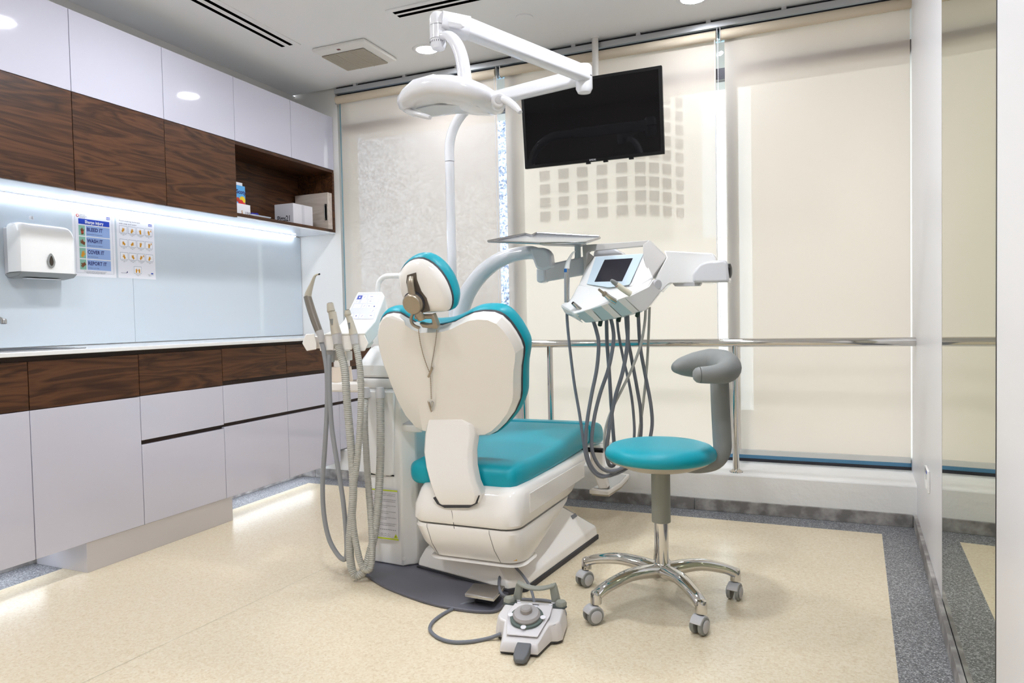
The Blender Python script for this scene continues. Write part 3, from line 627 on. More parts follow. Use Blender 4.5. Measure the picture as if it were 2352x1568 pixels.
# ================================================================== TELEVISION
def tv():
    bl_, br_ = at(1209, 388, 3.43), at(1530, 352, 3.43); tl_, tr_ = at(1192, 208, 3.39), at(1515, 143, 3.39)
    c = (bl_+br_+tl_+tr_)/4; ex = V((1, 0, 0)); up = ((tl_+tr_)/2-(bl_+br_)/2); up.x = 0; H = up.length; up.normalize(); nn = ex.cross(up)   # towards the room (-y)
    Wd = ((br_.x-bl_.x)+(tr_.x-tl_.x))/2
    t = thing('television', 'large black flat television hung from the ceiling before the middle blind', 'television', (c.x, c.y+.4, c.z-H/2))
    MB().obox(c-nn*.012, ex*Wd/2, up*H/2, nn*.012).build('bezel', M['black'], t, bevel=.003)
    MB().obox(c+nn*.0006, ex*(Wd/2-.016), up*(H/2-.016)+up*.0, nn*.0006).build('screen', M['screen'], t)
    MB().obox(c-nn*.04, ex*Wd*.36, up*H*.36, nn*.018).build('back_housing', M['black'], t, bevel=.006)
    text('SAMSUNG', .012, M['paper'], t, c-up*(H/2-.0045)+nn*.0014+ex*.005, ex, up, 'CENTER', lift=.0004, width=.034)
    for dx in (-.02, .07, .2): MB().obox(c-up*(H/2+.004)-nn*.008+ex*dx, ex*.011, up*.005, nn*.008).build('foot_clip', M['black'], t)
    pole = at(1367, 100, 3.9)
    MB().lathe([(.0185, 0), (.0185, ZC-c.z-.0)], (pole.x, 3.9, c.z), n=20).build('ceiling_pole', mat('pole_white', (226, 222, 216), .4), t)
    MB().lathe([(.024, -.004), (.024, 0)], (pole.x, 3.9, ZC), n=24).build('ceiling_flange', M['white'], t)
    MB().box((pole.x-.03, c.y+.05, c.z-.05), (pole.x+.03, 3.91, c.z+.05)).build('bracket_arm', M['black'], t)
tv()

# ================================================================== HANDRAIL
t = thing('handrail', 'polished chrome handrail on posts in front of the blinds', 'handrail', (-.6, 3.712, LEDGE_Z))
MB().lathe([(.0215, 0), (.0215, rwx(3.712)+1.56)], (-1.56, 3.712, .8545), axis=(1, 0, 0), n=24).build('rail', M['chrome'], t)
for x in (-.33, -1.33, -1.494):
    pz = LEDGE_Z; p = MB().lathe([(.0165, 0), (.0165, .655)], (x, 3.712, pz), n=20).build('post', M['chrome'], t)
    MB().lathe([(.034, 0), (.033, .004), (.02, .012), (.018, .014)], (x, 3.712, pz), n=24).build('flange', M['chrome'], p)
# outlet on the wall strip
c = rwhit(2133, 1100, 0); rx = V((.0614, 1, 0)).normalized(); nn = V((-1, .0614, 0)).normalized()
t = thing('wall_socket', 'white socket plate on the narrow wall beside the mirror', 'socket', c-V((0, 0, .045)))
MB().obox(c+nn*.0045, rx*.06, V((0, 0, .043)), nn*.0045).build('plate', M['white'], t, bevel=.003)
MB().obox(c+nn*.0094+V((0, 0, .012)), rx*.02, V((0, 0, .01)), nn*.0005).build('rocker', M['greyl'], t)
MB().obox(c+nn*.0094+V((0, 0, .03))-rx*.02, rx*.012, V((0, 0, .005)), nn*.0004).build('blue_mark', blue, t)

# ================================================================== DENTAL CHAIR
VV = V((.03, 1, 0)).normalized()
chair = thing('dental_chair', 'white dental chair with teal cushions, seen from behind its backrest', 'chair', (-1.15, 2.65, 0))
# floor chassis
def P3(*a): return [V(p) for p in a]
bot = P3((-1.44, 2.40, .018), (-1.0, 2.29, .018), (-.945, 2.345, .018), (-.868, 3.015, .018), (-.95, 3.06, .018), (-1.42, 3.06, .018))
low = P3((-1.435, 2.405, .045), (-1.005, 2.297, .045), (-.95, 2.35, .045), (-.873, 3.01, .06), (-.952, 3.05, .06), (-1.415, 3.05, .06))
top = P3((-1.42, 2.43, .082), (-1.05, 2.335, .085), (-1.03, 2.44, .105), (-1.0, 2.80, .21), (-1.05, 2.86, .215), (-1.36, 2.84, .21))
MB().loft([bot, low, top]).build('chassis', M['cream'], chair, bevel=.006)
MB().prism([V((p.x+(p.x+1.17)*.012, p.y+(p.y-2.7)*.012, 0)) for p in bot], (0, 0, .02)).build('rubber_skirt', M['rubber'], chair, bevel=.002)
nP = (low[3]-low[2]).cross(top[3]-low[2]).normalized(); nP = nP if nP.z > 0 else -nP
c = atp(1318, 1185, low[3], nP); rP = V((.1, 1, 0)); rP = (rP-nP*rP.dot(nP)).normalized()
MB().obox(c, rP*.022, nP.cross(rP)*.008, nP*.003).build('maker_badge', mat('badge_grey', (120, 120, 128), .3, metal=.6), chair)
# curved grey floor plate
pl = [atz(px, py, .012) for px, py in ((826, 1298), (834, 1312), (872, 1339), (925, 1362), (985, 1382), (1050, 1396), (1110, 1402), (1142, 1399), (1158, 1386), (1160, 1368))]
pl = catmull(pl, 3)+[V((-1.0, 2.42, .012)), V((-1.45, 2.6, .012)), V((-1.66, 2.6, .012))]
MB().prism([V((p.x, p.y, 0)) for p in pl], (0, 0, .012)).build('floor_plate', M['plate'], chair, bevel=.004)
# steel step pedal
pd = [atz(px, py, .052) for px, py in ((1067, 1363), (1134, 1374), (1160, 1345), (1089, 1338))]
MB().prism(pd, (0, 0, -.012)).build('step_pedal', M['steel'], chair, bevel=.002)
cp = sum(pd, V())/4; MB().box((cp.x-.03, cp.y-.01, .012), (cp.x+.03, cp.y+.06, .04)).build('pedal_bracket', M['rubber'], chair)
# lower bowl and upper cover of the carriage
def plan(x0, x1, y0, y1, z, r=.05, sk=.03):
    hw, hh = (x1-x0)/2, (y1-y0)/2; cx, cy = (x0+x1)/2, (y0+y1)/2
    return [V((cx+x+sk*(y), cy+y, z)) for x, y in rrect(hw, hh, min(r, hw*.9, hh*.9), 5)]
MB().loft([plan(-1.30, -.955, 2.315, 2.42, .112, .05), plan(-1.315, -.945, 2.285, 2.46, .118, .06), plan(-1.345, -.935, 2.258, 2.60, .17, .06), plan(-1.365, -.93, 2.245, 2.80, .232, .06), plan(-1.36, -.935, 2.25, 2.83, .244, .06)]).build('lower_bowl', M['cream'], chair)
MB().loft([plan(-1.31, -.945, 2.292, 2.44, .100, .06), plan(-1.325, -.935, 2.272, 2.47, .107, .06), plan(-1.30, -.955, 2.31, 2.44, .1125, .05)]).build('bowl_lip', M['cream'], chair)
for xa, xb in ((at(981, 1209, 2.25).x, at(1006, 1281, 2.28).x), (at(1122, 1227, 2.245).x, at(1149, 1303, 2.28).x)): MB().tube([(xa, 2.2495, .243), (xa+(xb-xa)*.1, 2.2447, .232), (xa+(xb-xa)*.55, 2.2577, .17), (xb, 2.2848, .118)], .0009, 6, 1).build('panel_seam', mat('seam_line', (110, 104, 98), .6), chair)
MB().prism([(-.9745, 2.2895, .128), (-.9635, 2.297, .128), (-.968, 2.292, .15)], (.001, -.001, 0)).build('warning_triangle', flat('warn_yellow', (230, 170, 20)), chair)
MB().loft([plan(-1.345, -.945, 2.265, 2.82, .2445, .06), plan(-1.352, -.94, 2.258, 2.83, .251, .06)]).build('shadow_gap', M['rubber'], chair)
MB().loft([plan(-1.362, -.935, 2.248, 2.84, .251, .06), plan(-1.37, -.928, 2.243, 2.87, .262, .06), plan(-1.368, -.928, 2.25, 2.98, .31, .06), plan(-1.355, -.928, 2.275, 3.10, .362, .06), plan(-1.345, -.935, 2.29, 3.12, .378, .055), plan(-1.32, -.95, 2.31, 3.10, .386, .05)]).build('upper_cover', M['cream'], chair)
MB().tube([at(1043.6, 1214, 2.2475), at(1042, 1206, 2.2428), at(1037.5, 1172, 2.2485)], .0009, 6, 1).build('panel_seam', M['rubber'], chair)
MB().loft([[V((x, 2.36+(i)*0, 0)) for i in range(1)] for x in ()] or [plan(-.9275, -.9235, 2.36, 2.98, z_, .0019) for z_ in (.285, .36)]).build('side_panel', M['cream'], chair, bevel=.0015)
# seat cushion and leg rest, lofted from back to front
def section(y, x0, x1, z0, z1, r):
    hw, hh = (x1-x0)/2, (z1-z0)/2; return [V(((x0+x1)/2+x+.03*(y-2.75), y, (z0+z1)/2+z)) for x, z in rrect(hw, hh, min(r, hh*.95), 5)]
MB().loft([section(*q) for q in ((2.315, -1.36, -1.0, .385, .425, .018), (2.323, -1.395, -.978, .374, .445, .03), (2.345, -1.415, -.963, .368, .458, .036), (2.45, -1.43, -.955, .366, .46, .038), (2.65, -1.44, -.95, .37, .463, .038), (2.85, -1.44, -.95, .374, .472, .038),
    (3.05, -1.435, -.955, .378, .487, .038), (3.15, -1.43, -.96, .382, .494, .036), (3.19, -1.425, -.966, .392, .488, .03), (3.20, -1.40, -.99, .41, .47, .02))]).build('seat_cushion', M['teal'], chair, ang=60)
MB().loft([section(*q) for q in ((3.205, -1.40, -.985, .405, .47, .02), (3.215, -1.425, -.962, .39, .492, .034), (3.30, -1.42, -.96, .385, .487, .034), (3.40, -1.40, -.965, .368, .468, .034), (3.48, -1.37, -.985, .345, .44, .034), (3.51, -1.34, -1.02, .35, .415, .02))]).build('leg_cushion', M['teal'], chair, ang=60)
MB().loft([section(*q) for q in ((3.0, -1.33, -.99, .33, .375, .02), (3.3, -1.33, -.99, .345, .384, .02), (3.46, -1.30, -1.02, .335, .362, .015))]).build('leg_support', M['cream'], chair)
MB().lathe([(.011, 0), (.011, .12)], (-1.0, 3.17, .372), axis=(1, 0, 0), n=14).build('hinge_pin', M['black'], chair)
# foot stirrup at the far end
fs = lambda px, py, Y=3.34: at(px, py, Y)
MB().loft([[fs(*q) for q in ((1360, 1032), (1383, 1032), (1383, 1024), (1362, 1022))]+[], [fs(1362, 1085), fs(1386, 1085), fs(1386, 1080), fs(1364, 1080)], [fs(1376, 1122), fs(1396, 1124), fs(1396, 1118), fs(1378, 1116)]], cap=True).build('stirrup_face', M['cream'], chair)
MB().prism([fs(1352, 1024, 3.33), fs(1378, 1020, 3.33), fs(1385, 1030, 3.33), fs(1384, 1075, 3.33), fs(1396, 1121, 3.33), fs(1376, 1123, 3.33), fs(1358, 1078, 3.33)], VV*.045).build('stirrup_post', M['cream'], chair, bevel=.006)
ft = [fs(1353, 1124, 3.32), fs(1397, 1128, 3.32), fs(1428, 1108, 3.40), fs(1446, 1088, 3.48), fs(1420, 1083, 3.52), fs(1385, 1108, 3.42)]
MB().prism(ft, (0, 0, -.022)).build('stirrup_plate', M['cream'], chair, bevel=.004)
cF = sum(ft, V())/6; MB().prism([cF+(p-cF)*.8+V((0, 0, .0005)) for p in ft], (0, 0, .0015)).build('plate_insert', M['steel'], chair)
MB().prism([cF+(p-cF)*.9-V((0, 0, .022)) for p in ft], (0, 0, -.01)).build('plate_base', M['beigep'], chair)
# backrest arm
def bar(rows, th, nm, m, par, bev=.01):     # rows of left/right pixel pairs with depth
    rings = []
    for py, lx, rx, Y in rows:
        a_, b_ = at(lx, py, Y), at(rx, py, Y); k = VV*th; e = (b_-a_)*.07; ins = VV*th*.28
        rings.append([a_+ins, a_+e, b_-e, b_+ins, b_+k, a_+k])
    return MB().loft(rings).build(nm, m, par, bevel=bev, seg=3, ang=50)
rows = [(962, 980, 1066, 2.315), (975, 976, 1083, 2.31), (998, 971, 1086, 2.30), (1038, 968.5, 1080, 2.275), (1073, 973, 1081, 2.255), (1108, 982, 1088, 2.24), (1138, 992, 1101, 2.235), (1156, 1003, 1096, 2.24), (1166, 1020, 1078, 2.25)]
bar(rows, .06, 'backrest_arm', M['cream'], chair, .004)
MB().prism([at(px, py, 2.243) for px, py in ((994.5, 1143), (1004, 1157.5), (1021, 1166), (1077, 1166), (1094, 1157), (1101, 1138), (1060, 1128), (1020, 1128))], VV*.03).build('arm_socket', M['rubber'], chair)
# backrest
Yb = lambda py: 2.36-.18*(980-py)/270
SH = [(1014, 748), (1044, 740), (1067, 728), (1087, 719.4), (1109, 716), (1135, 717.5), (1154, 725.6), (1171, 742), (1185, 762), (1196, 782), (1201.5, 799), (1200.5, 818), (1197, 841), (1196, 869), (1196, 897), (1194, 916), (1182, 944.5), (1163, 970), (1143, 989), (1126, 998), (1095, 1000),
      (1050, 999), (1010, 996), (972, 988), (956.5, 981), (932.6, 953), (913, 916), (897.5, 877), (882, 835), (873.7, 807), (869.4, 784.5), (868, 765), (872, 742), (879, 729), (888, 722.5), (902, 719.4), (919, 721.4), (932.6, 730), (949.4, 741), (970, 749)]
ring = [at(px, py, Yb(py)) for px, py in SH]
cS = sum(ring, V())/len(ring)
nS = (at(1190, 880, Yb(880))-at(890, 860, Yb(860))).cross(at(1100, 720, Yb(720))-at(1100, 990, Yb(990))).normalized()
if nS.y > 0: nS = -nS
tn = -nS
sh0 = [cS+(p-cS)*.975+nS*.012 for p in ring]
def sag(p): return nS*(.018*(1-min(1, ((p-cS).length/.3))**2))
core = []
for px, py in SH:
    qx, qy = 1040+(px-1040)*.93, 860+(py-860)*.93; core.append(at(max(qx, 938+(qy-735)*.165), qy, Yb(qy))+nS*.03)
back_shell = MB().loft([[p+tn*.02 for p in ring], ring, [cS+(p-cS)*.993+nS*.006 for p in ring], sh0, core]).build('backrest_shell', M['cream'], chair, ang=11)
def puff(ring, c, n, prof): return [[c+(p-c)*s_+n*h for p in ring] for s_, h in prof]
ring_s = catmull(ring, 2, closed=True)
MB().loft(puff(ring_s, cS, tn, ((1.0, .012), (1.028, .02), (1.042, .035), (1.045, .05), (1.035, .066), (1.0, .082), (.9, .095), (.6, .1)))).build('backrest_cushion', M['teal'], chair, ang=70)
MB().loft(puff(ring_s, cS, tn, ((1.0, .006), (1.012, .010), (1.012, .016), (.99, .02)))).build('edge_gasket', M['rubber'], chair)
# raised spine facet on the shell
sp = [at(px, py, Yb(py)) for px, py in ((938, 738), (1062, 742), (1075, 960), (1062, 962), (980, 961), (973, 950))]
# headrest
HS = [(918.6, 632), (922, 620), (932.6, 606), (949.4, 595.5), (971.9, 593.7), (994.3, 605), (1014, 624.6), (1028, 647), (1036.4, 669.5), (1039.5, 688), (1036.4, 706), (1028, 713), (1005.6, 715), (975, 716), (949.4, 711.6), (938, 700), (927, 678), (920, 654)]
Yh = lambda py: 2.16-.05*(715-py)/130
hr = catmull([at(px, py, Yh(py)) for px, py in HS], 2, closed=True); cH = sum(hr, V())/len(hr)
MB().loft([[p+tn*.01 for p in hr]]+puff(hr, cH, nS, ((1, 0), (.975, .012), (.9, .022), (.72, .03), (.4, .034)))).build('headrest_shell', M['cream'], chair, ang=70)
MB().loft(puff(hr, cH, tn, ((1.0, .004), (1.05, .012), (1.075, .028), (1.07, .045), (1.02, .062), (.85, .075), (.5, .08)))).build('headrest_cushion', M['teal'], chair, ang=70)
MB().loft(puff(hr, cH, tn, ((1.0, -.002), (1.02, .003), (1.02, .008), (.98, .012)))).build('edge_gasket', M['rubber'], chair)
# headrest mechanism
H = lambda px, py, d: at(px, py, Yh(py))+nS*d
MB().prism([H(px, py, .034) for px, py in ((946, 624), (966, 618), (968, 634), (978, 660), (990, 676), (998, 705), (972, 712), (948, 660), (944, 640))], nS*.0015).build('slot_recess', mat('recess_brown', (96, 86, 76), .5), chair)
MB().tube([H(955, 628, .036), H(958, 640, .05), H(962, 664, .052)], [.011, .013, .014], 12, 4, flat=.55, up=(1, 0, 0)).build('upper_link', M['bronze'], chair)
dk = MB().lathe([(.0375, -.03), (.0375, -.006), (.035, -.002), (.033, 0), (.02, .001)], H(963, 686, .06), axis=nS, n=36).build('pivot_disc', M['bronze'], chair)
MB().lathe([(.04, -.034), (.041, -.018), (.0385, -.016)], H(963, 686, .06), axis=nS, n=36).build('disc_rim', M['rubber'], dk)
MB().tube([H(966, 700, .035), H(974, 715, .035), H(978, 726, .03)], [.018, .016, .016], 12, 4, flat=.6, up=(1, 0, 0)).build('lower_link', M['bronze'], chair)
MB().tube([H(957, 712, .025), H(953, 724, .03), H(958, 738, .03), H(972, 746, .028)], .006, 8, 4).build('release_lever', M['bronze'], chair)
MB().lathe([(.009, 0), (.009, .075)], H(962, 721, .025), axis=(1, 0, 0), n=14).build('cross_pin', M['bronze'], chair)
MB().prism([H(px, py, .012) for px, py in ((972, 734), (980, 744), (1012, 747), (1016, 742), (1005, 714), (998, 716), (1003, 736), (990, 738))], nS*.022).build('mount_yoke', M['bronze'], chair, bevel=.003)
# napkin chain with two clips
nc = thing('napkin_chain', 'bead chain with two small clips hanging down the chair back', 'chain', at(1002, 930, 2.2))
K = lambda px, py: at(px, py, Yb(py))+nS*.038
beads = []
for path in ([(972.5, 748), (976, 775), (983, 805), (992, 832), (998, 846)], [(1014, 748), (1011, 775), (1006, 805), (1001, 832), (999, 846)], [(999, 853), (1000, 875), (1001, 905)]):
    beads.append(MB().hose([K(*p) for p in path], .0024, .0075, .6, 6).build('strand', M['bronze'], nc))
for q in ([(1003, 830), (1006, 835), (997, 856), (993, 853)], [(993, 909), (997, 911), (1004, 932), (1001, 934)]):
    cl = MB().prism([K(*p) for p in q], nS*.005).build('clip', M['bronze'], nc, bevel=.001)
MB().prism([K(*p)+nS*.001 for p in ((1003, 908), (1007, 911), (1004, 932), (1001, 930))], nS*.004).build('clip_jaw', M['steel'], nc, bevel=.001)

# ================================================================== WATER UNIT (TOWER, CUSPIDOR, ASSISTANT CONSOLE)
unit = thing('dental_unit_tower', 'white dental unit tower with warning sticker between cabinets and chair', 'dental unit', (-1.56, 2.65, .012))
ft = [V((-1.665, 2.395, 0)), V((-1.50, 2.385, 0)), V((-1.452, 2.43, 0)), V((-1.452, 2.93, 0)), V((-1.665, 2.93, 0))]
cT = V((-1.56, 2.66, 0))
MB().loft([[V((p.x, p.y, z)) for p in [cT+(q-cT)*s_ for q in ft]] for z, s_ in ((.013, 1.0), (.3, .985), (.55, .965), (.725, .95))]).build('tower', M['white'], unit, bevel=.006)
# raised inset panel at the top of the tower's front, black slots below it
fr = lambda px, py, d=0: at(px, py, 2.397-d)
MB().prism([fr(843, 896, .0), fr(909, 898), fr(907, 1088), fr(898, 1092), fr(868, 1089), fr(856, 1086), fr(848, 1080)], (0, -.012, 0)).build('front_panel', M['white'], unit, bevel=.006)
for a_, b_ in (((851, 1086.5), (868, 1088)), ((887, 1090), (905, 1091))):
    MB().prism([fr(*a_, .006), fr(*b_, .006), fr(b_[0], b_[1]+3, .006), fr(a_[0], a_[1]+3, .006)], (0, .004, 0)).build('vent_slot', M['black'], unit)
for px, py in ((928, 1283), (856, 1273)): MB().lathe([(.0075, 0), (.0075, .0016), (.006, .002)], at(px, py, 2.388), axis=(0, -1, 0), n=18).build('screw_cap', M['white'], unit)
# warning sticker, sheet with lines in several languages
stk = [at(px, py, 2.3838) for px, py in ((846, 1119), (924, 1129), (935, 1246), (856, 1236))]
A, B, Cc, D = stk; ey = (D-A); ex = (B-A); Wd = ex.length; exn = V((1, -.03, 0)).normalized(); upn = V((0, 0, 1))
A = V((-1.655, 2.3835, at(850, 1120, 2.384).z)); Hh = A.z-at(900, 1240, 2.384).z; Wd = .142
sk_ = MB().box((A.x, 2.3795, A.z-Hh), (A.x+Wd, 2.3825, A.z)).build('warning_sticker', flat('sticker_white', (228, 226, 230)), unit)
yel = flat('sticker_yellow', (205, 222, 40)); SK = V(sk_['_w'])
def st(u, v): return V((A.x+u*Wd, 2.379, A.z-v*Hh))
for v0, v1 in ((.0, .028), (.955, .985)): MB().quad(st(0, v1), st(1, v1), st(1, v0), st(0, v0)).build('yellow_bar', yel, sk_)
Tl = [('ATTENZIONE: Si raccomanda di non spingere le parti in plastica', 'assolutamente. Attenersi alle istruzioni del Manuale di uso'), ('WARNING: It is necessary to clean plastic parts of the dental unit', 'using the products suggested by the operating instructions'),
      ('ATTENTION: Il est conseille de nettoyer les pieces en plastique', 'produits conseilles dans le manuel'), ('ACHTUNG: Die Kunststoffteile mit den vom Hersteller', 'empfohlenen Produkten reinigen'),
      ('ATENCION: Para limpiar las partes de plastico utilizar los productos', 'indicados en el manual'), ('ATENCAO: Recomenda-se usar para as partes de plastico', 'os produtos sugeridos pelas instrucoes')]
for k, (l1, l2) in enumerate(Tl):
    v = .085+k*.118
    w0, _, rest = l1.partition(' ')
    text(w0, .0062, red, sk_, st(.04, v), exn, upn, width=.15*Wd, lift=.0003); text(rest, .0062, ink, sk_, st(.21, v), exn, upn, width=.74*Wd, lift=.0003)
    text(l2, .0062, ink, sk_, st(.04, v+.034), exn, upn, width=(.9, .9, .62, .66, .58, .86)[k]*Wd, lift=.0003)
text('- - - - - - - - - - - - - - -', .012, ink, sk_, st(.04, .80), exn, upn, width=.9*Wd, lift=.0003, bold=.0006)
for v in (.885, .92): text('. - .. - ... - . -- .. - . - .', .012, ink, sk_, st(.04, v), exn, upn, width=.7*Wd, lift=.0003, bold=.0004)
MB().quad(st(.84, .945), st(.985, .945), st(.912, .86)).build('warning_triangle', yel, sk_); text('!', .012, M['black'], sk_, st(.897, .94), exn, upn, lift=.0008, bold=.0004)
# side ledge with grey lid
l0 = [at(px, py, 2.45) for px, py in ((891, 953), (905, 939), (938, 936), (940, 952))]
lb_ = [V((-1.452, 2.42, .0)), ]
MB().box((-1.50, 2.40, .555), (-1.405, 2.72, .585)).build('side_ledge', M['white'], unit, bevel=.006)
MB().hexa([V((-1.502, 2.40, .585)), V((-1.403, 2.40, .585)), V((-1.403, 2.72, .585)), V((-1.502, 2.72, .585))], [V((-1.48, 2.43, .606)), V((-1.42, 2.43, .606)), V((-1.42, 2.70, .606)), V((-1.48, 2.70, .606))]).build('ledge_lid', M['greyl'], unit, bevel=.003)
# cuspidor head on the tower
def rr3(cx, cy, hw, hh, r, z): return [V((cx+x, cy+y, z)) for x, y in rrect(hw, hh, r, 5)]
cx, cy = -1.60, 2.62
MB().loft([rr3(cx, cy, .135, .20, .08, .722), rr3(cx, cy, .15, .215, .09, .735), rr3(cx, cy, .153, .22, .09, .757), rr3(cx, cy, .15, .215, .09, .768)]).build('cuspidor_rim', M['white'], unit)
MB().loft([rr3(cx, cy, .143, .21, .09, .772), rr3(cx, cy, .15, .215, .09, .78), rr3(cx, cy, .148, .21, .09, .82), rr3(cx, cy+.03, .13, .17, .08, .885), rr3(cx, cy+.04, .12, .155, .07, .895)]).build('cuspidor_body', M['white'], unit)
for px, py, s_ in ((835, 838, .022), (879, 838, .024)):
    MB().lathe([(s_*.9, -.02), (s_, -.006), (s_*.8, .006), (s_*.3, .012)], at(px, py, 2.452), axis=(.1, -.8, .6), n=20).build('filter_knob', mat('clear_blue_plastic', (206, 212, 228), .08), unit)
for px in (855, 865): MB().quad(at(px-2.5, 833, 2.445), at(px+2.5, 833, 2.445), at(px, 826, 2.447)).build('warning_triangle', (yel if px > 860 else grey_i), unit)
text('ATTENTION', .006, blue, unit, at(849, 822, 2.448), (1, 0, 0), (0, .3, 1), width=.045)
MB().lathe([(.052, .90), (.055, .905), (.055, .925), (.047, .94), (.042, 1.02), (.04, 1.05)], (at(868, 800, 2.66).x, 2.66, 0), n=28).build('pivot_column', M['white'], unit)
MB().tube([at(868, 690, 2.7), at(868, 662, 2.7), at(872, 645, 2.7), at(884, 635, 2.7), at(900, 633, 2.7), at(925, 633, 2.7)], .012, 12).build('cup_filler_tube', M['white'], unit)
# tumbler holder at the left
MB().lathe([(.018, .93), (.04, .925), (.041, .865), (.034, .855), (.034, .80), (.028, .798)], (at(783, 800, 2.6).x, 2.6, 0), n=28).build('filter_cup', M['cream'], unit)
MB().lathe([(.044, .73), (.05, .735), (.046, .775), (.044, .80), (.043, .80), (.042, .74)], (at(783, 800, 2.6).x, 2.6, 0), n=28).build('tumbler', mat('tumbler_cream', (236, 222, 206), .15), unit)
MB().box((at(760, 880, 2.6).x, 2.55, .69), (-1.62, 2.68, .735)).build('tumbler_shelf', M['cream'], unit, bevel=.01)
MB().box((at(768, 880, 2.64).x, 2.645, .735), (at(797, 880, 2.64).x, 2.67, .83)).build('tumbler_back', M['white'], unit, bevel=.004)
for px in (839.5, 873): MB().lathe([(.0175, -.03), (.0185, -.006), (.016, .012)], at(px, 896, 2.368), n=16).build('hose_socket', M['greyl'], unit)

# assistant console
con = thing('assistant_console', 'white assistant console with keypad carrying the suction handpieces', 'control panel', (-1.7, 2.4, .88))
Y1, Y2 = 2.25, 2.33
G = lambda px, py, Y=Y1: at(px, py, Y)
blocks = [((702.5, 767), (722, 766), (727, 788), (727, 802), (704.5, 806), (694, 788)), ((738, 767), (764, 766), (767, 788), (767, 804), (735, 806), (733, 789)),
          ((782, 767), (804, 766), (809, 788), (809, 803), (782, 806), (780, 789)), ((818, 767), (836, 766), (847, 788), (838, 806), (820, 807), (816, 790))]
for b_ in blocks:
    MB().prism([G(px, py) for px, py in b_], [at(px*.99+8, py-1, Y2) for px, py in b_]).build('holder_block', M['cream'], con, bevel=.003)
MB().prism([at(px, py, 2.285) for px, py in ((705, 772), (836, 770), (842, 788), (834, 800), (706, 800), (700, 788))], (0, .05, 0)).build('console_core', M['cream'], con, bevel=.004)
# keypad housing: inclined slab from the front edge up and back
q = [at(792, 735, 2.30), at(860, 735, 2.30), at(877, 671, 2.42), at(823, 672, 2.42)]      # keypad face corners
nK = (q[1]-q[0]).cross(q[3]-q[0]).normalized()
if nK.y > 0: nK = -nK
face = [atp(px, py, q[0], nK) for px, py in ((745, 767), (837, 766), (862, 737), (883, 680), (877, 669), (822, 670), (790, 734), (776, 748))]
MB().loft([[p for p in face], [p-nK*.012 for p in face], [p+V((-.004, .03, -.05)) for p in face]]).build('keypad_housing', M['white'], con, bevel=.004)
kp = lambda u, v, l=.0012: q[3].lerp(q[2], u).lerp(q[0].lerp(q[1], u), v)+nK*l
exk = (q[1]-q[0]).normalized(); upk = nK.cross(exk)*-1
upk = (q[3]-q[0]); upk = (upk-exk*upk.dot(exk)).normalized()
MB().quad(kp(.03, .97), kp(.97, .97), kp(.97, .03), kp(.03, .03)).build('keypad', mat('keypad_film', (214, 216, 226), .25), con)
keyw = flat('key_white', (238, 239, 245)); keyb = flat('key_blue', (30, 60, 170)); keyi = flat('key_ink', (90, 96, 150))
keys = [(.08, .12, .26, .26, 1), (.3, .12, .44, .26, 0), (.52, .1, .78, .24, 0), (.3, .28, .52, .4, 0), (.06, .3, .2, .4, 0), (.58, .28, .74, .4, 0), (.08, .44, .36, .58, 0), (.42, .44, .56, .58, 0), (.6, .44, .74, .58, 0), (.78, .46, .96, .6, 0),
        (.78, .63, .96, .74, 0), (.06, .8, .2, .93, 0), (.27, .8, .41, .93, 0), (.47, .8, .62, .93, 0), (.76, .78, .94, .93, 0)]
for k, (u0, v0, u1, v1, b_) in enumerate(keys):
    ky = MB().quad(kp(u0, v1, .0018), kp(u1, v1, .0018), kp(u1, v0, .0018), kp(u0, v0, .0018)).build('key', keyb if b_ else keyw, con)
    if k in (6, 3): continue
    mm_ = white_i if b_ else keyi; um, vm, du, dv = (u0+u1)/2, (v0+v1)/2, (u1-u0)*.22, (v1-v0)*.24
    if k % 3 == 0: MB().quad(kp(um-du, vm, .0023), kp(um, vm+dv, .0023), kp(um+du, vm, .0023), kp(um, vm-dv, .0023)).build('key_symbol', mm_, ky)
    elif k % 3 == 1: MB().quad(kp(um-du, vm+dv, .0023), kp(um-du*.4, vm+dv, .0023), kp(um+du, vm-dv, .0023), kp(um+du*.4, vm-dv, .0023)).build('key_symbol', mm_, ky)
    else: MB().quad(kp(um-du, vm+dv*.3, .0023), kp(um+du, vm+dv*.3, .0023), kp(um+du, vm-dv*.3, .0023), kp(um-du, vm-dv*.3, .0023)).build('key_symbol', mm_, ky)
MB().tube([at(858, 728, 2.39), at(866, 735, 2.48), at(868, 742, 2.62)], .022, 14).build('swing_arm', M['white'], con)
MB().prism([at(px, py, 2.27) for px, py in ((748, 805), (764, 805), (762, 832), (751, 832))], (0, .02, 0)).build('hose_guide', M['greyl'], con, bevel=.002)
MB().box((at(765, 820, 2.3).x, 2.29, at(780, 828, 2.3).z), (at(800, 820, 2.3).x, 2.33, at(780, 806, 2.3).z)).build('bottom_housing', M['cream'], con, bevel=.004)

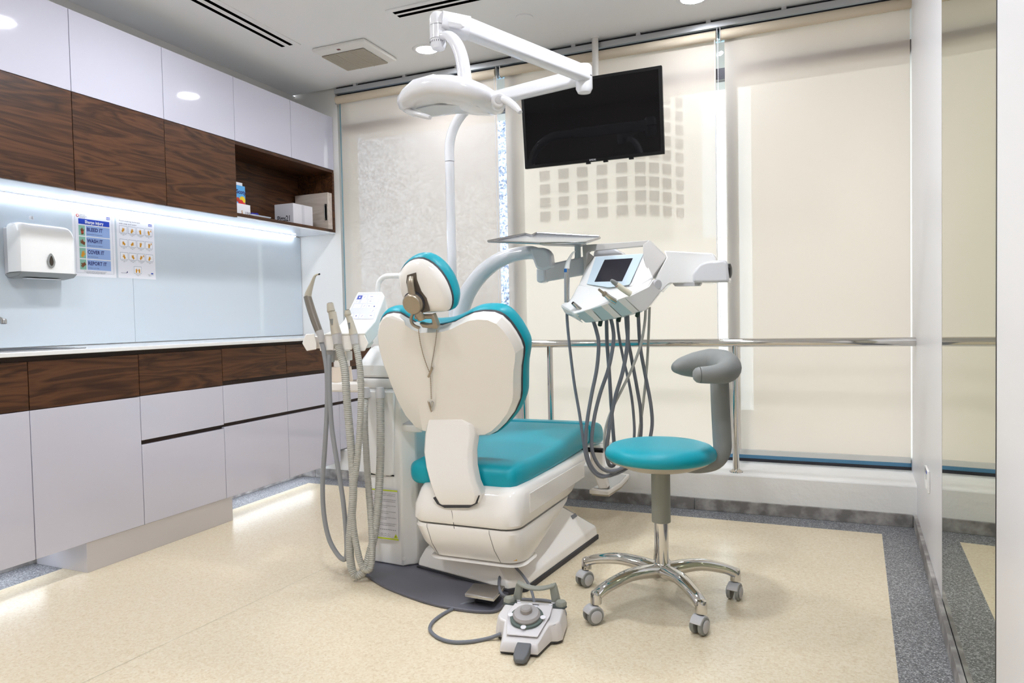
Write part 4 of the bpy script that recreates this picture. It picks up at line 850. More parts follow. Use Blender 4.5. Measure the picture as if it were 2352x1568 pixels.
# handpieces on the console, each with its own hose
sy = thing('assistant_syringe', 'grey air water syringe with a bent white nozzle on the assistant console', 'syringe', G(735, 780))
Yz = 2.238
p_ = lambda *L_: [at(a, b, Yz) for a, b in L_]
MB().tube(p_((706, 680), (713, 705), (723, 735), (733, 762)), [.0155, .0165, .0165, .015], 16).build('body', mat('syringe_grey', (140, 134, 126), .3, metal=.4), sy)
MB().tube(p_((707, 683), (709, 672), (716, 652), (722, 636), (727, 631), (733, 629.5)), [.0145, .013, .008, .0055, .0035, .003], 14).build('nozzle', M['beigep'], sy)
MB().tube(p_((732, 630), (734.5, 629)), .0034, 8).build('tip', M['black'], sy)
MB().tube(p_((703.5, 682), (706, 690)), .006, 8).build('button', flat('button_blue', (40, 110, 170)), sy)
MB().tube(p_((733, 760), (737, 772), (738, 786)), [.016, .013, .009], 14).build('collar', M['greyl'], sy)
yl = lambda i, n: 2.245-.03*math.sin(math.pi*min(1, i/(n-1)))
def hp(L_): return [at(a, b, yl(i, len(L_))) for i, (a, b) in enumerate(L_)]
MB().tube(hp([(738, 784), (744, 808), (751, 860), (751, 940), (746, 1030), (741, 1110), (744, 1180), (755, 1235), (772, 1268), (786, 1283), (795, 1279), (796, 1240), (788, 1150), (774, 1060), (762, 980), (757, 900), (756, 835), (756, 815)]), .0095, 10).build('hose', M['hose'], sy)
for lab, top_, body_, col_, hs_, r_ in (
    ('thick beige suction handpiece in the middle of the assistant console', [(758, 696), (760.5, 714), (761, 716), (764, 733)], [(764, 716), (768, 745), (773, 767)], [(773, 765), (775, 790)],
     [(776, 790), (783, 815), (792, 850), (797, 920), (804, 1000), (810, 1080), (811, 1140), (806, 1200), (803, 1260), (808, 1305), (818, 1322), (833, 1314), (847, 1280), (862, 1215), (870, 1130), (874, 1040), (874, 960), (873, 912)], .0165),
    ('slim beige suction handpiece beside the keypad', [(798, 712), (799, 722), (800, 726), (803, 734)], [(802, 728), (808, 750), (812, 768)], [(812, 766), (815, 790)],
     [(816, 790), (822, 815), (828, 860), (829, 920), (826, 990), (820, 1060), (811, 1130), (810, 1190), (818, 1250), (830, 1296), (842, 1309), (852, 1300), (855, 1255), (852, 1190), (845, 1100), (839, 1000), (838, 950), (839, 912)], .0135)):
    s_ = thing('suction_handpiece', lab, 'handpiece', G(col_[0][0], 790), 'suction handpieces on the assistant console')
    k = r_/.0165
    MB().tube(p_(*top_), [.0125*k, .016*k, .0125*k, .013*k], 16, 3).build('tip_socket', M['beigep'], s_)
    MB().lathe([(.0001, .0), (.008*k, 0), (.0085*k, .001)], p_(top_[0])[0]+V((0, 0, .0008)), axis=(p_(top_[0])[0]-p_(top_[1])[0]), n=14).build('bore', M['rubber'], s_)
    MB().tube(p_(*body_), [.0135*k, .017*k, .021*k], 16).build('body', M['beigep'], s_)
    MB().tube(p_(*col_), [.0195*k, .016*k], 16, 1).build('collar', M['greyl'], s_)
    sl = p_(((body_[0][0]+body_[1][0])/2+1, (body_[0][1]+body_[1][1])/2+2), ((body_[0][0]+body_[1][0])/2+3, (body_[0][1]+body_[1][1])/2+16))
    MB().tube([p+V((0, -.0165*k, 0)) for p in sl], [.007*k, .003*k], 10, 1).build('slider', M['greyp'], s_)
    n_h = len(hs_); path = []
    for i, (a, b) in enumerate(hs_):
        t_ = i/(n_h-1); Yv = 2.24-.035*math.sin(math.pi*min(1, t_*1.15)) if t_ < .7 else 2.225+(t_-.7)/.3*.145
        path.append(at(a, b, Yv))
    MB().hose(path, r_, .0075, .14, 10).build('corrugated_hose', M['hose_l'], s_)

# ================================================================== OPERATING LAMP
lamp = thing('operating_lamp', 'white dental operating lamp on a bent pole with two folding arms', 'lamp', (at(1036, 640, 2.9).x, 2.9, .90))
xp = at(1034, 430, 2.9).x
top_ = at(1042, 262, 2.9); zA = 2.0
elb = V((-.815, 2.745, 2.0))
pB = at(1038, 300, 2.9)
low_p = [V((xp, 2.9, .90)), V((xp, 2.9, 1.2)), V((xp, 2.9, at(1034, 372, 2.9).z))]
MB().tube(low_p, .0215, 20, 1).build('lower_pole', M['lampw'], lamp)
z0 = low_p[-1].z+.003; dirA = (V((elb.x, elb.y, 0))-V((xp, 2.9, 0))).normalized()
bend = [V((xp, 2.9, z0)), V((xp, 2.9, z0+.18))]
R = .19; zc = elb.z-.03-R
bend = [V((xp, 2.9, z0)), V((xp, 2.9, (z0+zc)/2)), V((xp, 2.9, zc))]
for k in range(1, 7):
    a = math.radians(90*k/6); bend.append(V((xp, 2.9, zc))+dirA*(R*(1-math.cos(a)))+V((0, 0, R*math.sin(a))))
pEnd = V((elb.x, elb.y, zc+R)); bend.append(bend[-1]+dirA*.12)
MB().tube(bend, .0225, 20, 4).build('bent_pole', M['lampw'], lamp)
b0 = bend[-1]-dirA*.03; sd_ = V((-dirA.y, dirA.x, 0))
def bararm(p0, p1, w0, h0, w1, h1, nm, par, m=M['lampw'], bev=.008):
    d = (p1-p0).normalized(); s_ = V((-d.y, d.x, 0)).normalized(); u = d.cross(s_)*-1
    if u.z < 0: u = -u
    R0 = [p0+s_*x*w0+u*z*h0 for x, z in rrect(.5, .5, .22, 3)]; R1 = [p1+s_*x*w1+u*z*h1 for x, z in rrect(.5, .5, .22, 3)]
    return MB().loft([R0, R1]).build(nm, m, par, bevel=0, ang=40)
bararm(b0, pEnd-dirA*.02, .052, .055, .05, .06, 'lower_arm', lamp)
MB().lathe([(.001, .052), (.026, .05), (.033, .04), (.034, .004)], pEnd+V((0, 0, -.005)), n=24).build('elbow_cap', M['lampw'], lamp)
MB().lathe([(.001, -.065), (.026, -.06), (.034, -.045), (.034, .0)], pEnd+V((0, 0, -.006)), n=24).build('elbow_joint', M['lampw'], lamp)
njt = at(1006, 58, 2.115)
eA = pEnd+V((0, 0, -.022))
sA = at(1340, 172, elb.y-.005); sB = at(1030, 52, 2.135)
def seg_pts(px0, py0, px1, py1): pass
bararm(at(1345, 171, elb.y-.01), at(1062, 61, 2.165), .05, .058, .055, .062, 'spring_arm', lamp)
bararm(at(1075, 66, 2.18), at(1012, 50, 2.117), .062, .07, .062, .06, 'arm_head', lamp)
MB().prism([at(px, py, 2.105) for px, py in ((1026, 46), (1060, 52), (1066, 60), (1058, 64), (1030, 62))], (0, .01, 0)).build('arm_cover', M['lampw'], lamp, bevel=.004)
jz0, jz1 = at(1006, 32, 2.115).z, at(1006, 113, 2.115).z
MB().lathe([(.001, jz0+.004), (.02, jz0+.002), (.0285, jz0-.012), (.0285, at(1006, 60, 2.115).z)], (njt.x, 2.115, 0), n=28).build('joint_upper', M['lampw'], lamp)
MB().lathe([(.0285, at(1006, 61.5, 2.115).z), (.0285, at(1006, 92, 2.115).z)], (njt.x, 2.115, 0), n=28).build('joint_middle', M['lampw'], lamp)
jb = MB().lathe([(.0275, at(1006, 93, 2.115).z), (.0275, jz1+.012), (.022, jz1), (.005, jz1-.002)], (njt.x, 2.115, 0), n=28).build('joint_lower', M['lampw'], lamp)
for k in range(9):
    a = math.radians(-150+k*15); MB().box((njt.x+.0277*math.cos(a)-.0006, 2.115+.0277*math.sin(a)-.0006, at(1006, 97, 2.115).z-.006), (njt.x+.0277*math.cos(a)+.0006, 2.115+.0277*math.sin(a)+.0006, at(1006, 97, 2.115).z)).build('scale_mark', M['rubber'], jb)
yk = [at(1020, 82, 2.10), at(1034, 84, 2.08), at(1050, 104, 2.07), at(1062, 140, 2.065), at(1068, 185, 2.06)]
MB().tube(yk, [.02, .021, .023, .023, .024], 16, 4, flat=.75, up=(1, .3, 0)).build('yoke', M['lampw'], lamp)
# lamp head: loft of outlines across the width (left to right), each an oval in depth and height
Yh0 = 2.04
stations = [(921, 236, 246, .03), (930, 219, 263, .07), (950, 206, 263, .10), (980, 190, 256, .125), (1020, 182, 249, .135), (1060, 182, 255, .135), (1095, 188, 256, .125), (1122, 199, 252, .10), (1138, 210, 240, .06)]
rings = []
for px, t0, t1, hd in stations:
    a_, b_ = at(px, t0, Yh0), at(px, t1, Yh0); cz, hz = (a_.z+b_.z)/2, (a_.z-b_.z)/2; r_ = []
    for k in range(20):
        th = 2*math.pi*k/20; cc, ss = math.cos(th), math.sin(th)
        yy = hd*math.copysign(abs(cc)**.7, cc); zz = hz*math.copysign(abs(ss)**.8, ss)*(1 if ss > 0 else .85)
        r_.append(V((a_.x-.02*cc*0, Yh0+yy+.02, cz+zz)))
    rings.append(r_)
MB().loft(rings).build('lamp_head', M['lampw'], lamp, ang=55)
# crease band along the near side, and optic window below
MB().loft([[V((at(px, 0, Yh0).x, 2.06+x*.05, at(px, t1, Yh0).z+.004+z)) for x, z in ((-1, 0), (1, 0), (1, .004), (-1, .004))] for px, t1 in ((960, 259), (1000, 252), (1050, 252), (1100, 253))]).build('optic_window', mat('lens_grey', (200, 204, 210), .1), lamp)
bs = at(1146, 229, Yh0-.03); MB().lathe([(.0235, -.05), (.0245, -.006), (.02, 0), (.0165, .001)], bs, axis=(.45, -.88, -.1), n=24).build('handle_boss', M['lampw'], lamp)
MB().lathe([(.0125, .0005), (.0125, .003), (.009, .004)], bs, axis=(.45, -.88, -.1), n=20).build('boss_button', M['greyl'], lamp)
MB().tube([at(1140, 226, Yh0), at(1163, 231, Yh0-.02), at(1182, 244, Yh0-.03), at(1195, 258, Yh0-.035)], [.015, .017, .015, .009], 14, 5, flat=.75, up=(0, 1, 0)).build('grip', M['lampw'], lamp)
MB().tube([at(922, 246, Yh0-.0), at(945, 258, Yh0-.03), at(968, 264, Yh0-.04), at(988, 270, Yh0-.045)], [.011, .012, .012, .008], 14, 5, flat=.8, up=(0, 1, 0)).build('grip', M['lampw'], lamp)
bl_ = at(922, 238, Yh0-.01); MB().lathe([(.018, -.02), (.02, 0), (.014, .008)], bl_, axis=(-.9, -.4, 0), n=20).build('handle_boss', M['lampw'], lamp)

# ================================================================== DELIVERY ARM AND INSTRUMENT HEAD
arm = thing('delivery_arm', 'thick white arched delivery arm rising behind the chair back', 'arm', (at(1062, 760, 2.85).x, 2.85, .87))
ap = [(1052, 790, 2.86), (1056, 740, 2.86), (1063, 700, 2.86), (1080, 662, 2.86), (1108, 626, 2.86), (1145, 598, 2.86), (1185, 584, 2.86), (1222, 580, 2.86), (1244, 590, 2.86)]
MB().tube([at(*q) for q in ap], [.04, .04, .039, .038, .037, .034, .031, .029, .026], 20, 5).build('arch', M['lampw'], arm)
MB().prism([at(px, py, 2.83) for px, py in ((1214, 568), (1250, 568), (1263, 580), (1267, 612), (1247, 622), (1230, 616), (1222, 594))], (0, .06, 0)).build('arch_end', M['lampw'], arm, bevel=.012, seg=3)
MB().prism([at(px, py, 2.835) for px, py in ((1231, 617), (1250, 615), (1252, 646), (1240, 650), (1232, 646))], (0, .055, 0)).build('joint', M['lampw'], arm, bevel=.006)
MB().hexa([at(1243, 649, 2.84), at(1350, 630, 2.98), at(1350, 630, 3.05), at(1243, 649, 2.9)], [at(1243, 610, 2.84), at(1350, 587, 2.98), at(1350, 587, 3.05), at(1243, 610, 2.9)]).build('box_arm', M['lampw'], arm, bevel=.008)
MB().hexa([at(1345, 630, 2.98), at(1640, 648, 3.02), at(1640, 648, 3.10), at(1345, 630, 3.05)], [at(1345, 590, 2.98), at(1640, 592, 3.02), at(1640, 592, 3.10), at(1345, 590, 3.05)]).build('box_arm', M['lampw'], arm, bevel=.008)
MB().prism([at(px, py, 3.0) for px, py in ((1362, 590), (1364, 576), (1380, 571), (1412, 571), (1428, 580), (1430, 590))], (0, .08, 0)).build('arm_hump', M['lampw'], arm, bevel=.006)
# tray on the arm
tray = thing('instrument_tray', 'thin steel instrument tray on a short post above the arched arm', 'tray', at(1326, 596, 2.96))
zt = at(1250, 552, 2.82).z
tp_ = [(1121, 557, 2.62), (1206, 540, 2.88), (1221, 543.5, 2.90), (1233, 537.5, 2.95), (1375, 545.5, 3.05), (1378, 549, 3.0), (1345, 560, 2.78), (1240, 561.5, 2.63)]
pts = [at(*q) for q in tp_]; zt = sum(p.z for p in pts)/len(pts)
pts = [atz(q[0], q[1], zt) if False else p for q, p in zip(tp_, pts)]
MB().prism(pts, (0, 0, .003)).build('tray_plate', mat('tray_steel', (214, 216, 218), .2, metal=.6), tray)
rim = pts+[pts[0]]
MB().tube([p+V((0, 0, .006)) for p in rim], .0045, 8, 1).build('rim', M['steel'], tray)
MB().prism([at(px, py, 2.92) for px, py in ((1231, 560), (1234, 550), (1330, 553), (1336, 563))], (0, .1, 0)).build('tray_bracket', M['greyl'], tray, bevel=.004)
MB().lathe([(.0155, at(1327, 598, 2.97).z), (.0155, at(1327, 592, 2.97).z), (.014, at(1327, 590, 2.97).z), (.014, at(1327, 560, 2.97).z)], (at(1327, 580, 2.97).x, 2.97, 0), n=20).build('post', mat('post_glass_grey', (206, 214, 216), .15), tray)

head = thing('instrument_console', 'white dentist instrument head with dark screen and carrying handle', 'control panel', (at(1400, 740, 2.8).x, 2.84, at(1400, 745, 2.8).z))
W3 = lambda L_: [at(*q) for q in L_]
# screen housing
fc = W3([(1364, 588, 2.96), (1480, 580, 2.96), (1500, 636, 2.86), (1470, 656, 2.815), (1400, 664, 2.80), (1328, 656, 2.815), (1345, 613, 2.90)])
nH = (fc[1]-fc[0]).cross(fc[5]-fc[0]).normalized()
if nH.y > 0: nH = -nH
MB().loft([fc, [p-nH*.03 for p in fc], [p+V((0, .05, -.09)) for p in fc]]).build('screen_housing', M['white'], head, bevel=.005)
pq = [atp(px, py, fc[0]+nH*.001, nH) for px, py in ((1368.7, 590.5), (1478, 583.5), (1446, 654), (1398, 660.5), (1348, 652.5))]
MB().prism([p+nH*.0008 for p in pq], nH*.0012).build('glass_panel', mat('panel_glass_pale', (206, 222, 232), .06), head)
sq = [atp(px, py, pq[0]+nH*.002, nH) for px, py in ((1388.8, 596.7), (1453.7, 593), (1429, 645.7), (1365.4, 647))]
MB().prism(sq, nH*.001).build('screen', mat('dark_display', (44, 42, 50), .08), head)
# instrument shelf
sh_top = W3([(1328, 654, 2.82), (1400, 662, 2.805), (1468, 654, 2.82), (1497, 640, 2.86), (1489, 658, 2.80), (1434, 683, 2.73), (1319, 720, 2.685), (1289, 699, 2.74), (1310, 686, 2.77)])
MB().loft([sh_top, [p+V((0, .012, -.012)) for p in sh_top], [p+V((0, .06, -.03)) for p in sh_top]]).build('shelf', M['white'], head, bevel=.004)
L_ = [(1319, 720, 2.685), (1358, 709, 2.70), (1396, 697, 2.715), (1434.5, 683, 2.73)]
B_ = [(1344, 741, 2.745), (1383, 736, 2.76), (1428, 727, 2.775), (1468, 715, 2.79)]
aqua = mat('plastic_aqua_shading', (196, 218, 222), .2)  # bluish shading of the holder blocks put into their base colour
for k in range(3):
    a_, b_ = at(*L_[k]), at(*L_[k+1]); c_, d_ = at(*B_[k]), at(*B_[k+1]); e = (b_-a_)*.03
    bk = V((0, .09, .0))
    MB().hexa([c_+bk, d_+bk-e, d_-e, c_], [a_+bk, b_+bk-e, b_-e, a_]).build('holder_block', aqua, head, bevel=.004)
    f0, f1 = a_.lerp(b_, .55)+V((0, -.002, .001)), b_-e+V((0, -.002, .001)); g0, g1 = c_.lerp(d_, .62)+V((0, -.002, 0)), d_-e+V((0, -.002, 0))
    MB().hexa([g0+V((0, .02, 0)), g1+V((0, .02, 0)), g1, g0], [f0+V((0, .02, 0)), f1+V((0, .02, 0)), f1, f0]).build('holder_clip', M['cream'], head, bevel=.002)
MB().hexa([at(1298, 719, 2.75), at(1340, 742, 2.745), at(1340, 742, 2.84), at(1300, 719, 2.84)], [at(1287, 701, 2.74), at(1320, 721, 2.687), at(1322, 716, 2.79), at(1292, 698, 2.80)]).build('holder_block', M['white'], head, bevel=.004)
MB().loft([W3([(1434.5, 684, 2.728), (1489, 658, 2.80), (1499, 640, 2.86), (1519, 668, 2.87), (1494, 700, 2.84), (1482, 713, 2.81), (1468, 715, 2.79)]), W3([(1446, 686, 2.83), (1495, 660, 2.90), (1504, 645, 2.93), (1521, 668, 2.93), (1497, 700, 2.92), (1486, 712, 2.90), (1474, 714, 2.89)])]).build('right_cheek', M['white'], head, bevel=.005)
MB().lathe([(.021, -.02), (.021, 0), (.018, .003)], at(1511, 653, 2.862), axis=(.75, -.62, 0), n=24).build('hinge_cap', M['greyl'], head)
for px, py, Y in ((1380, 738, 2.79), (1423, 728, 2.81), (1466, 717, 2.83)): MB().lathe([(.009, 0), (.009, .022), (.006, .024)], at(px, py-2, Y), axis=(-.3, .2, -1), n=12).build('hose_plug', flat('dark_green', (20, 50, 40)), head)
for px, py, Y in ((1345, 695, 2.79), (1377, 683, 2.80), (1411, 672, 2.81), (1449, 657, 2.82)): MB().lathe([(.013, -.006), (.012, .004), (.007, .009)], at(px, py, Y), axis=(-.5, -.4, .8), n=16).build('rest_dimple', M['white'], head)
# carrying handle
MB().prism(W3([(1337, 564, 2.95), (1345, 562, 2.95), (1480, 552, 2.95), (1491, 551, 2.95), (1480, 565, 2.95), (1354, 576, 2.95), (1348, 582, 2.93), (1348, 606, 2.91), (1341, 628, 2.89)]), (0, .03, 0)).build('handle_bar', mat('handle_grey', (206, 202, 198), .3), head, bevel=.003)
MB().prism(W3([(1476, 562, 2.945), (1491, 551, 2.95), (1532, 590, 2.98), (1498, 636, 2.865), (1482, 611, 2.90), (1478, 590, 2.93)]), (0, .03, 0)).build('handle_cheek', mat('handle_grey_b', (206, 202, 198), .3), head, bevel=.003)
MB().prism(W3([(1345, 575, 2.95), (1364, 590, 2.96), (1346, 612, 2.91), (1342, 620, 2.90)]), (0, .02, 0)).build('handle_cheek', mat('handle_grey_c', (206, 202, 198), .3), head, bevel=.002)
# arm link and bracket at the right
MB().prism(W3([(1524, 575, 3.0), (1637, 581, 3.02), (1645, 596, 3.02), (1640, 650, 3.02), (1536, 650, 2.95), (1516, 672, 2.90), (1503, 640, 2.90), (1530, 592, 2.96)]), (0, .07, 0)).build('arm_link', M['white'], head, bevel=.007, seg=3)
MB().prism(W3([(1591, 649, 2.93), (1590, 626, 2.93), (1598, 616, 2.93), (1606, 606, 2.93), (1622, 600, 2.93), (1662, 596, 2.93), (1670, 599, 2.93), (1675, 648, 2.93)]), (0, .10, 0)).build('bracket', M['lampw'], head, bevel=.01, seg=3)
MB().prism(W3([(1544, 650, 2.98), (1610, 650, 2.98), (1606, 656, 2.98), (1550, 657, 2.98)]), (0, .04, 0)).build('under_plate', M['greyl'], head)
MB().lathe([(.03, 0), (.03, .006), (.02, .01)], at(1674, 622, 2.98), axis=(1, -.1, 0), n=20).build('brake_knob', M['black'], head)

# hand instruments with their hoses
def inst(label, cat, base, hose_px, r, m=None):
    t = thing('hand_instrument', label, cat, base, 'instruments on the instrument head')
    n = len(hose_px); path = []
    for i, (a, b, Y) in enumerate(hose_px): path.append(at(a, b, Y))
    MB().tube(path, r, 10, 6).build('hose', m or M['hosed'], t)
    return t
t = inst('steel syringe with a blue button standing at the left of the instrument head', 'syringe', at(1302, 690, 2.77),
    [(1302, 700, 2.78), (1303, 740, 2.78), (1309, 800, 2.78), (1319, 880, 2.79), (1331, 950, 2.80), (1338, 1000, 2.80), (1345, 1045, 2.80), (1358, 1078, 2.82), (1380, 1095, 2.85), (1405, 1088, 2.9), (1440, 1060, 2.95), (1456, 1010, 2.97), (1455, 950, 2.97), (1447, 890, 2.96), (1431, 820, 2.95), (1420, 760, 2.95), (1416, 700, 2.95)], .0062)
MB().tube([at(1302, 694, 2.76), at(1302, 655, 2.76), at(1302, 617, 2.76)], [.0115, .0118, .0118], 16).build('body', M['steel'], t)
MB().tube([at(1302, 617, 2.76), at(1304, 605, 2.76), at(1311, 588, 2.76), at(1316, 580, 2.76), at(1321, 577.5, 2.76)], [.0118, .010, .005, .0032, .0025], 14).build('nozzle', M['white'], t)
MB().tube([at(1299, 617, 2.749), at(1299, 625, 2.749)], .0065, 10, 1).build('button', flat('syringe_blue', (20, 100, 170)), t)
t = inst('short steel turbine coupling in the leftmost slot of the instrument head', 'handpiece', at(1335, 715, 2.75),
    [(1362, 735, 2.80), (1370, 760, 2.80), (1375, 790, 2.80), (1371, 845, 2.80), (1359, 905, 2.80), (1349, 965, 2.80), (1345, 1020, 2.80), (1354, 1062, 2.82), (1374, 1088, 2.85), (1400, 1092, 2.9), (1440, 1075, 2.96), (1480, 1040, 3.0), (1497, 985, 3.0), (1495, 930, 2.99), (1482, 860, 2.98), (1470, 790, 2.96), (1465, 695, 2.96)], .0078)
MB().tube([at(1316, 696, 2.695), at(1327, 706, 2.705), at(1338, 716, 2.720)], [.0075, .0085, .011], 14, 3).build('coupling', M['steel'], t); MB().tube([at(1314.5, 694.5, 2.693), at(1317, 697, 2.696)], .006, 10, 1).build('bore', M['black'], t)
t = inst('chrome micromotor handpiece with a stepped tip in the middle of the instrument head', 'handpiece', at(1405, 690, 2.77),
    [(1402, 728, 2.83), (1408, 755, 2.83), (1409, 785, 2.83), (1398, 845, 2.82), (1378, 905, 2.82), (1364, 965, 2.82), (1359, 1025, 2.82), (1371, 1062, 2.84), (1393, 1081, 2.87), (1422, 1078, 2.92), (1452, 1055, 2.97), (1470, 1010, 2.99), (1472, 950, 2.99), (1463, 890, 2.98), (1450, 820, 2.97), (1441, 770, 2.96), (1436, 700, 2.95)], .0078)
MB().tube([at(1390, 676, 2.705), at(1402, 686, 2.720), at(1414, 693, 2.735)], [.0105, .0125, .0125], 16, 3).build('body', M['chrome'], t)
MB().tube([at(1375, 664, 2.685), at(1382, 670, 2.695), at(1390, 676, 2.705)], [.005, .0055, .007], 12, 2).build('tip', M['bronze'], t); MB().lathe([(.0105, 0), (.0115, .004), (.0115, .01)], at(1386, 673, 2.700), axis=(at(1402, 686, 2.720)-at(1390, 676, 2.705)), n=16).build('collar', M['bronze'], t)
t = inst('ivory scaler handpiece with grey tip at the right of the instrument head', 'handpiece', at(1440, 675, 2.77),
    [(1441, 722, 2.85), (1442, 760, 2.85), (1440, 800, 2.85), (1430, 855, 2.84), (1415, 905, 2.84), (1404, 955, 2.84), (1397, 1000, 2.84), (1393, 1040, 2.86), (1400, 1068, 2.90), (1413, 1060, 2.95), (1409, 1000, 2.97), (1404, 930, 2.97), (1399, 850, 2.96), (1394, 780, 2.94), (1393, 705, 2.94)], .0082)
MB().tube([at(1416, 652, 2.695), at(1430, 663, 2.710), at(1448, 675, 2.730)], [.0105, .0118, .012], 16, 3).build('body', mat('ivory_plastic', (232, 226, 206), .25), t)
MB().tube([at(1403, 643, 2.680), at(1409, 647, 2.687), at(1417, 653, 2.696)], [.005, .009, .0105], 14, 3).build('tip', M['greyp'], t); MB().lathe([(.011, 0), (.011, .002)], at(1417.5, 653.5, 2.697), axis=(at(1430, 663, 2.710)-at(1416, 652, 2.695)), n=16).build('red_ring', flat('ring_red', (170, 50, 30)), t)
o = MB().tube([at(1483, 708, 2.88), at(1481, 740, 2.88), at(1472, 790, 2.88), at(1452, 845, 2.87), (at(1428, 895, 2.86)), at(1408, 935, 2.86), at(1393, 975, 2.86), at(1388, 1012, 2.86), at(1394, 1045, 2.88), at(1412, 1064, 2.92), at(1438, 1060, 2.96), at(1462, 1020, 2.99), at(1470, 980, 2.99), at(1478, 920, 2.99), at(1486, 840, 2.98), at(1490, 760, 2.97), at(1492, 705, 2.96)], .0058, 10, 6).build('supply_hose', M['hose_l']); tag(o, 'thin pale grey hose looping from the right end of the instrument head', 'hose')

# ================================================================== STOOL
ST = V((-.467, 2.42, 0))
stool = thing('dentist_stool', 'round teal stool with grey wraparound armrest on a chrome five-star base', 'stool', ST)
cas = [V((-.757, 2.475, 0)), V((-.637, 2.18, 0)), V((-.307, 2.222, 0)), V((-.232, 2.538, 0)), V((-.53, 2.71, 0))]
MB().lathe([(.034, .085), (.036, .09), (.036, .125), (.03, .135), (.026, .14)], ST, n=28).build('hub', M['chrome'], stool)
MB().lathe([(.0245, .08), (.0245, .29)], ST, n=28).build('column', M['chrome'], stool)
MB().lathe([(.022, .078), (.026, .08), (.026, .09)], ST, n=24).build('hub_foot', M['chrome'], stool)
MB().lathe([(.0325, .283), (.0325, .455), (.031, .458)], ST, n=28).build('sleeve', M['greyg'], stool)
MB().lathe([(.026, .455), (.028, .466)], ST, n=20).build('collar', M['black'], stool)
for k, c in enumerate(cas):
    d = (c-ST).normalized(); L = (c-ST).length
    P = [ST+d*.02+V((0, 0, .112)), ST+d*.08+V((0, 0, .122)), ST+d*(L*.55)+V((0, 0, .124)), ST+d*(L*.85)+V((0, 0, .107)), ST+d*(L-.004)+V((0, 0, .09))]
    lg = MB().tube(P, [.025, .0225, .020, .018, .017], 14, 5, flat=1.25, up=(0, 0, 1)).build('leg', M['chrome'], stool)
    MB().lathe([(.0185, .064), (.0185, .092), (.016, .102), (.006, .107)], c, n=18).build('leg_cap', M['chrome'], lg)
    # twin caster
    s_ = V((-d.y, d.x, 0)); ang = (1.1, .9, .5, .35, .2)[k]; ax = V((.86, -.5, 0)) if k != 4 else V((.5, .8, 0)); ax = (Matrix.Rotation((0, -.25, .15, .3, 0)[k], 3, 'Z') @ ax).normalized(); fwd = V((ax.y, -ax.x, 0)); o_ = c+fwd*.012
    cs = MB().lathe([(.008, .03), (.008, .07)], c, n=12).build('caster', M['steel'], stool)
    for sg in (-1, 1):
        w = MB().lathe([(.012, .0), (.0265, .001), (.028, .004), (.028, .011), (.0265, .014), (.02, .015)], o_+ax*(sg*.007)+V((0, 0, .0281)), axis=ax*sg, n=26).build('wheel', M['greyp'], cs)
        MB().lathe([(.02, .0151), (.0205, .017), (.017, .019), (.002, .0195)], o_+ax*(sg*.007)+V((0, 0, .0281)), axis=ax*sg, n=22).build('wheel_cap', M['greyl'], cs)
    hood = []
    for sg in (-1, 1):
        hood.append([o_+ax*(.0195*sg)+fwd*(.0315*math.cos(math.radians(a)))*1+V((0, 0, .0285+.0315*math.sin(math.radians(a)))) for a in range(20, 201, 15)]+[o_+ax*(.0195*sg)+fwd*(.012*math.cos(math.radians(a)))+V((0, 0, .0285+.012*math.sin(math.radians(a)))) for a in range(200, 19, -20)])
    MB().loft(hood).build('hood', M['greyl'], cs, bevel=.002)
MB().lathe([(.002, .558), (.10, .558), (.15, .556), (.172, .549), (.186, .537), (.1905, .523), (.187, .510), (.175, .502), (.15, .499)], ST, n=64).build('seat', M['teal'], stool, ang=70)
MB().lathe([(.17, .502), (.165, .494), (.12, .475), (.07, .466), (.04, .464)], ST, n=48).build('seat_pan', M['beigep'], stool, ang=60)
bd = [at(1560, 1074, 2.44), at(1605, 1074, 2.45), at(1642, 1062, 2.46), at(1658, 1035, 2.47), at(1658, 1000, 2.475), at(1655, 940, 2.475), at(1653, 885, 2.475), at(1652, 866, 2.475)]
MB().tube(bd, [.006, .009, .012, .0145, .0148, .0148, .0148, .014], 18, 5, flat=2.15, up=(0, 1, 0)).build('armrest_post', M['greyp'], stool)
ar = [at(1546, 846, 2.50), at(1562, 842, 2.52), at(1595, 838, 2.56), at(1632, 834, 2.58), at(1662, 836, 2.55), at(1673, 846, 2.47), at(1662, 856, 2.40), at(1635, 860, 2.37), at(1608, 861, 2.355)]
MB().tube(ar, [.012, .03, .046, .053, .05, .043, .036, .03, .027], 20, 6).build('armrest', mat('armrest_grey', (138, 140, 138), .6), stool, ang=80)
e_ = at(1604, 861, 2.353); MB().lathe([(.027, 0), (.024, .01), (.016, .018), (.004, .021)], e_+V((.003, 0, 0)), axis=(e_-at(1635, 860, 2.37)), n=20).build('armrest_end', mat('armrest_grey_b', (138, 140, 138), .6), stool, ang=80)

# ================================================================== FOOT CONTROL
fd = V((.16, -.987, 0)); fr_ = V((.987, .16, 0)); F0 = V((-.805, 2.02, 0))
foot = thing('foot_control', 'light grey foot control with carrying handle, round knob and front pedal', 'foot pedal', F0)
def fp(r, f, z): return F0+fr_*r+fd*f+V((0, 0, z))
out = [(-.105, -.075), (-.085, -.095), (.085, -.095), (.105, -.075), (.108, .035), (.095, .05), (.075, .055), (.052, .145), (-.065, .145), (-.078, .055), (-.095, .05), (-.108, .03)]
def lay(s_, z, zf, inset=0): return [fp(r*s_, f*s_+.0, z if f < .02 else z+(zf-z)*min(1, (f-.02)/.12)) for r, f in out]
MB().loft([lay(.97, .003, .003), lay(.985, .010, .010)]).build('rubber_base', M['rubber'], foot, bevel=.002)
MB().loft([lay(1.0, .009, .009), lay(.985, .03, .022), lay(.93, .066, .034), lay(.90, .072, .038)]).build('body', mat('foot_grey', (222, 218, 218), .35), foot, bevel=.005, seg=3)
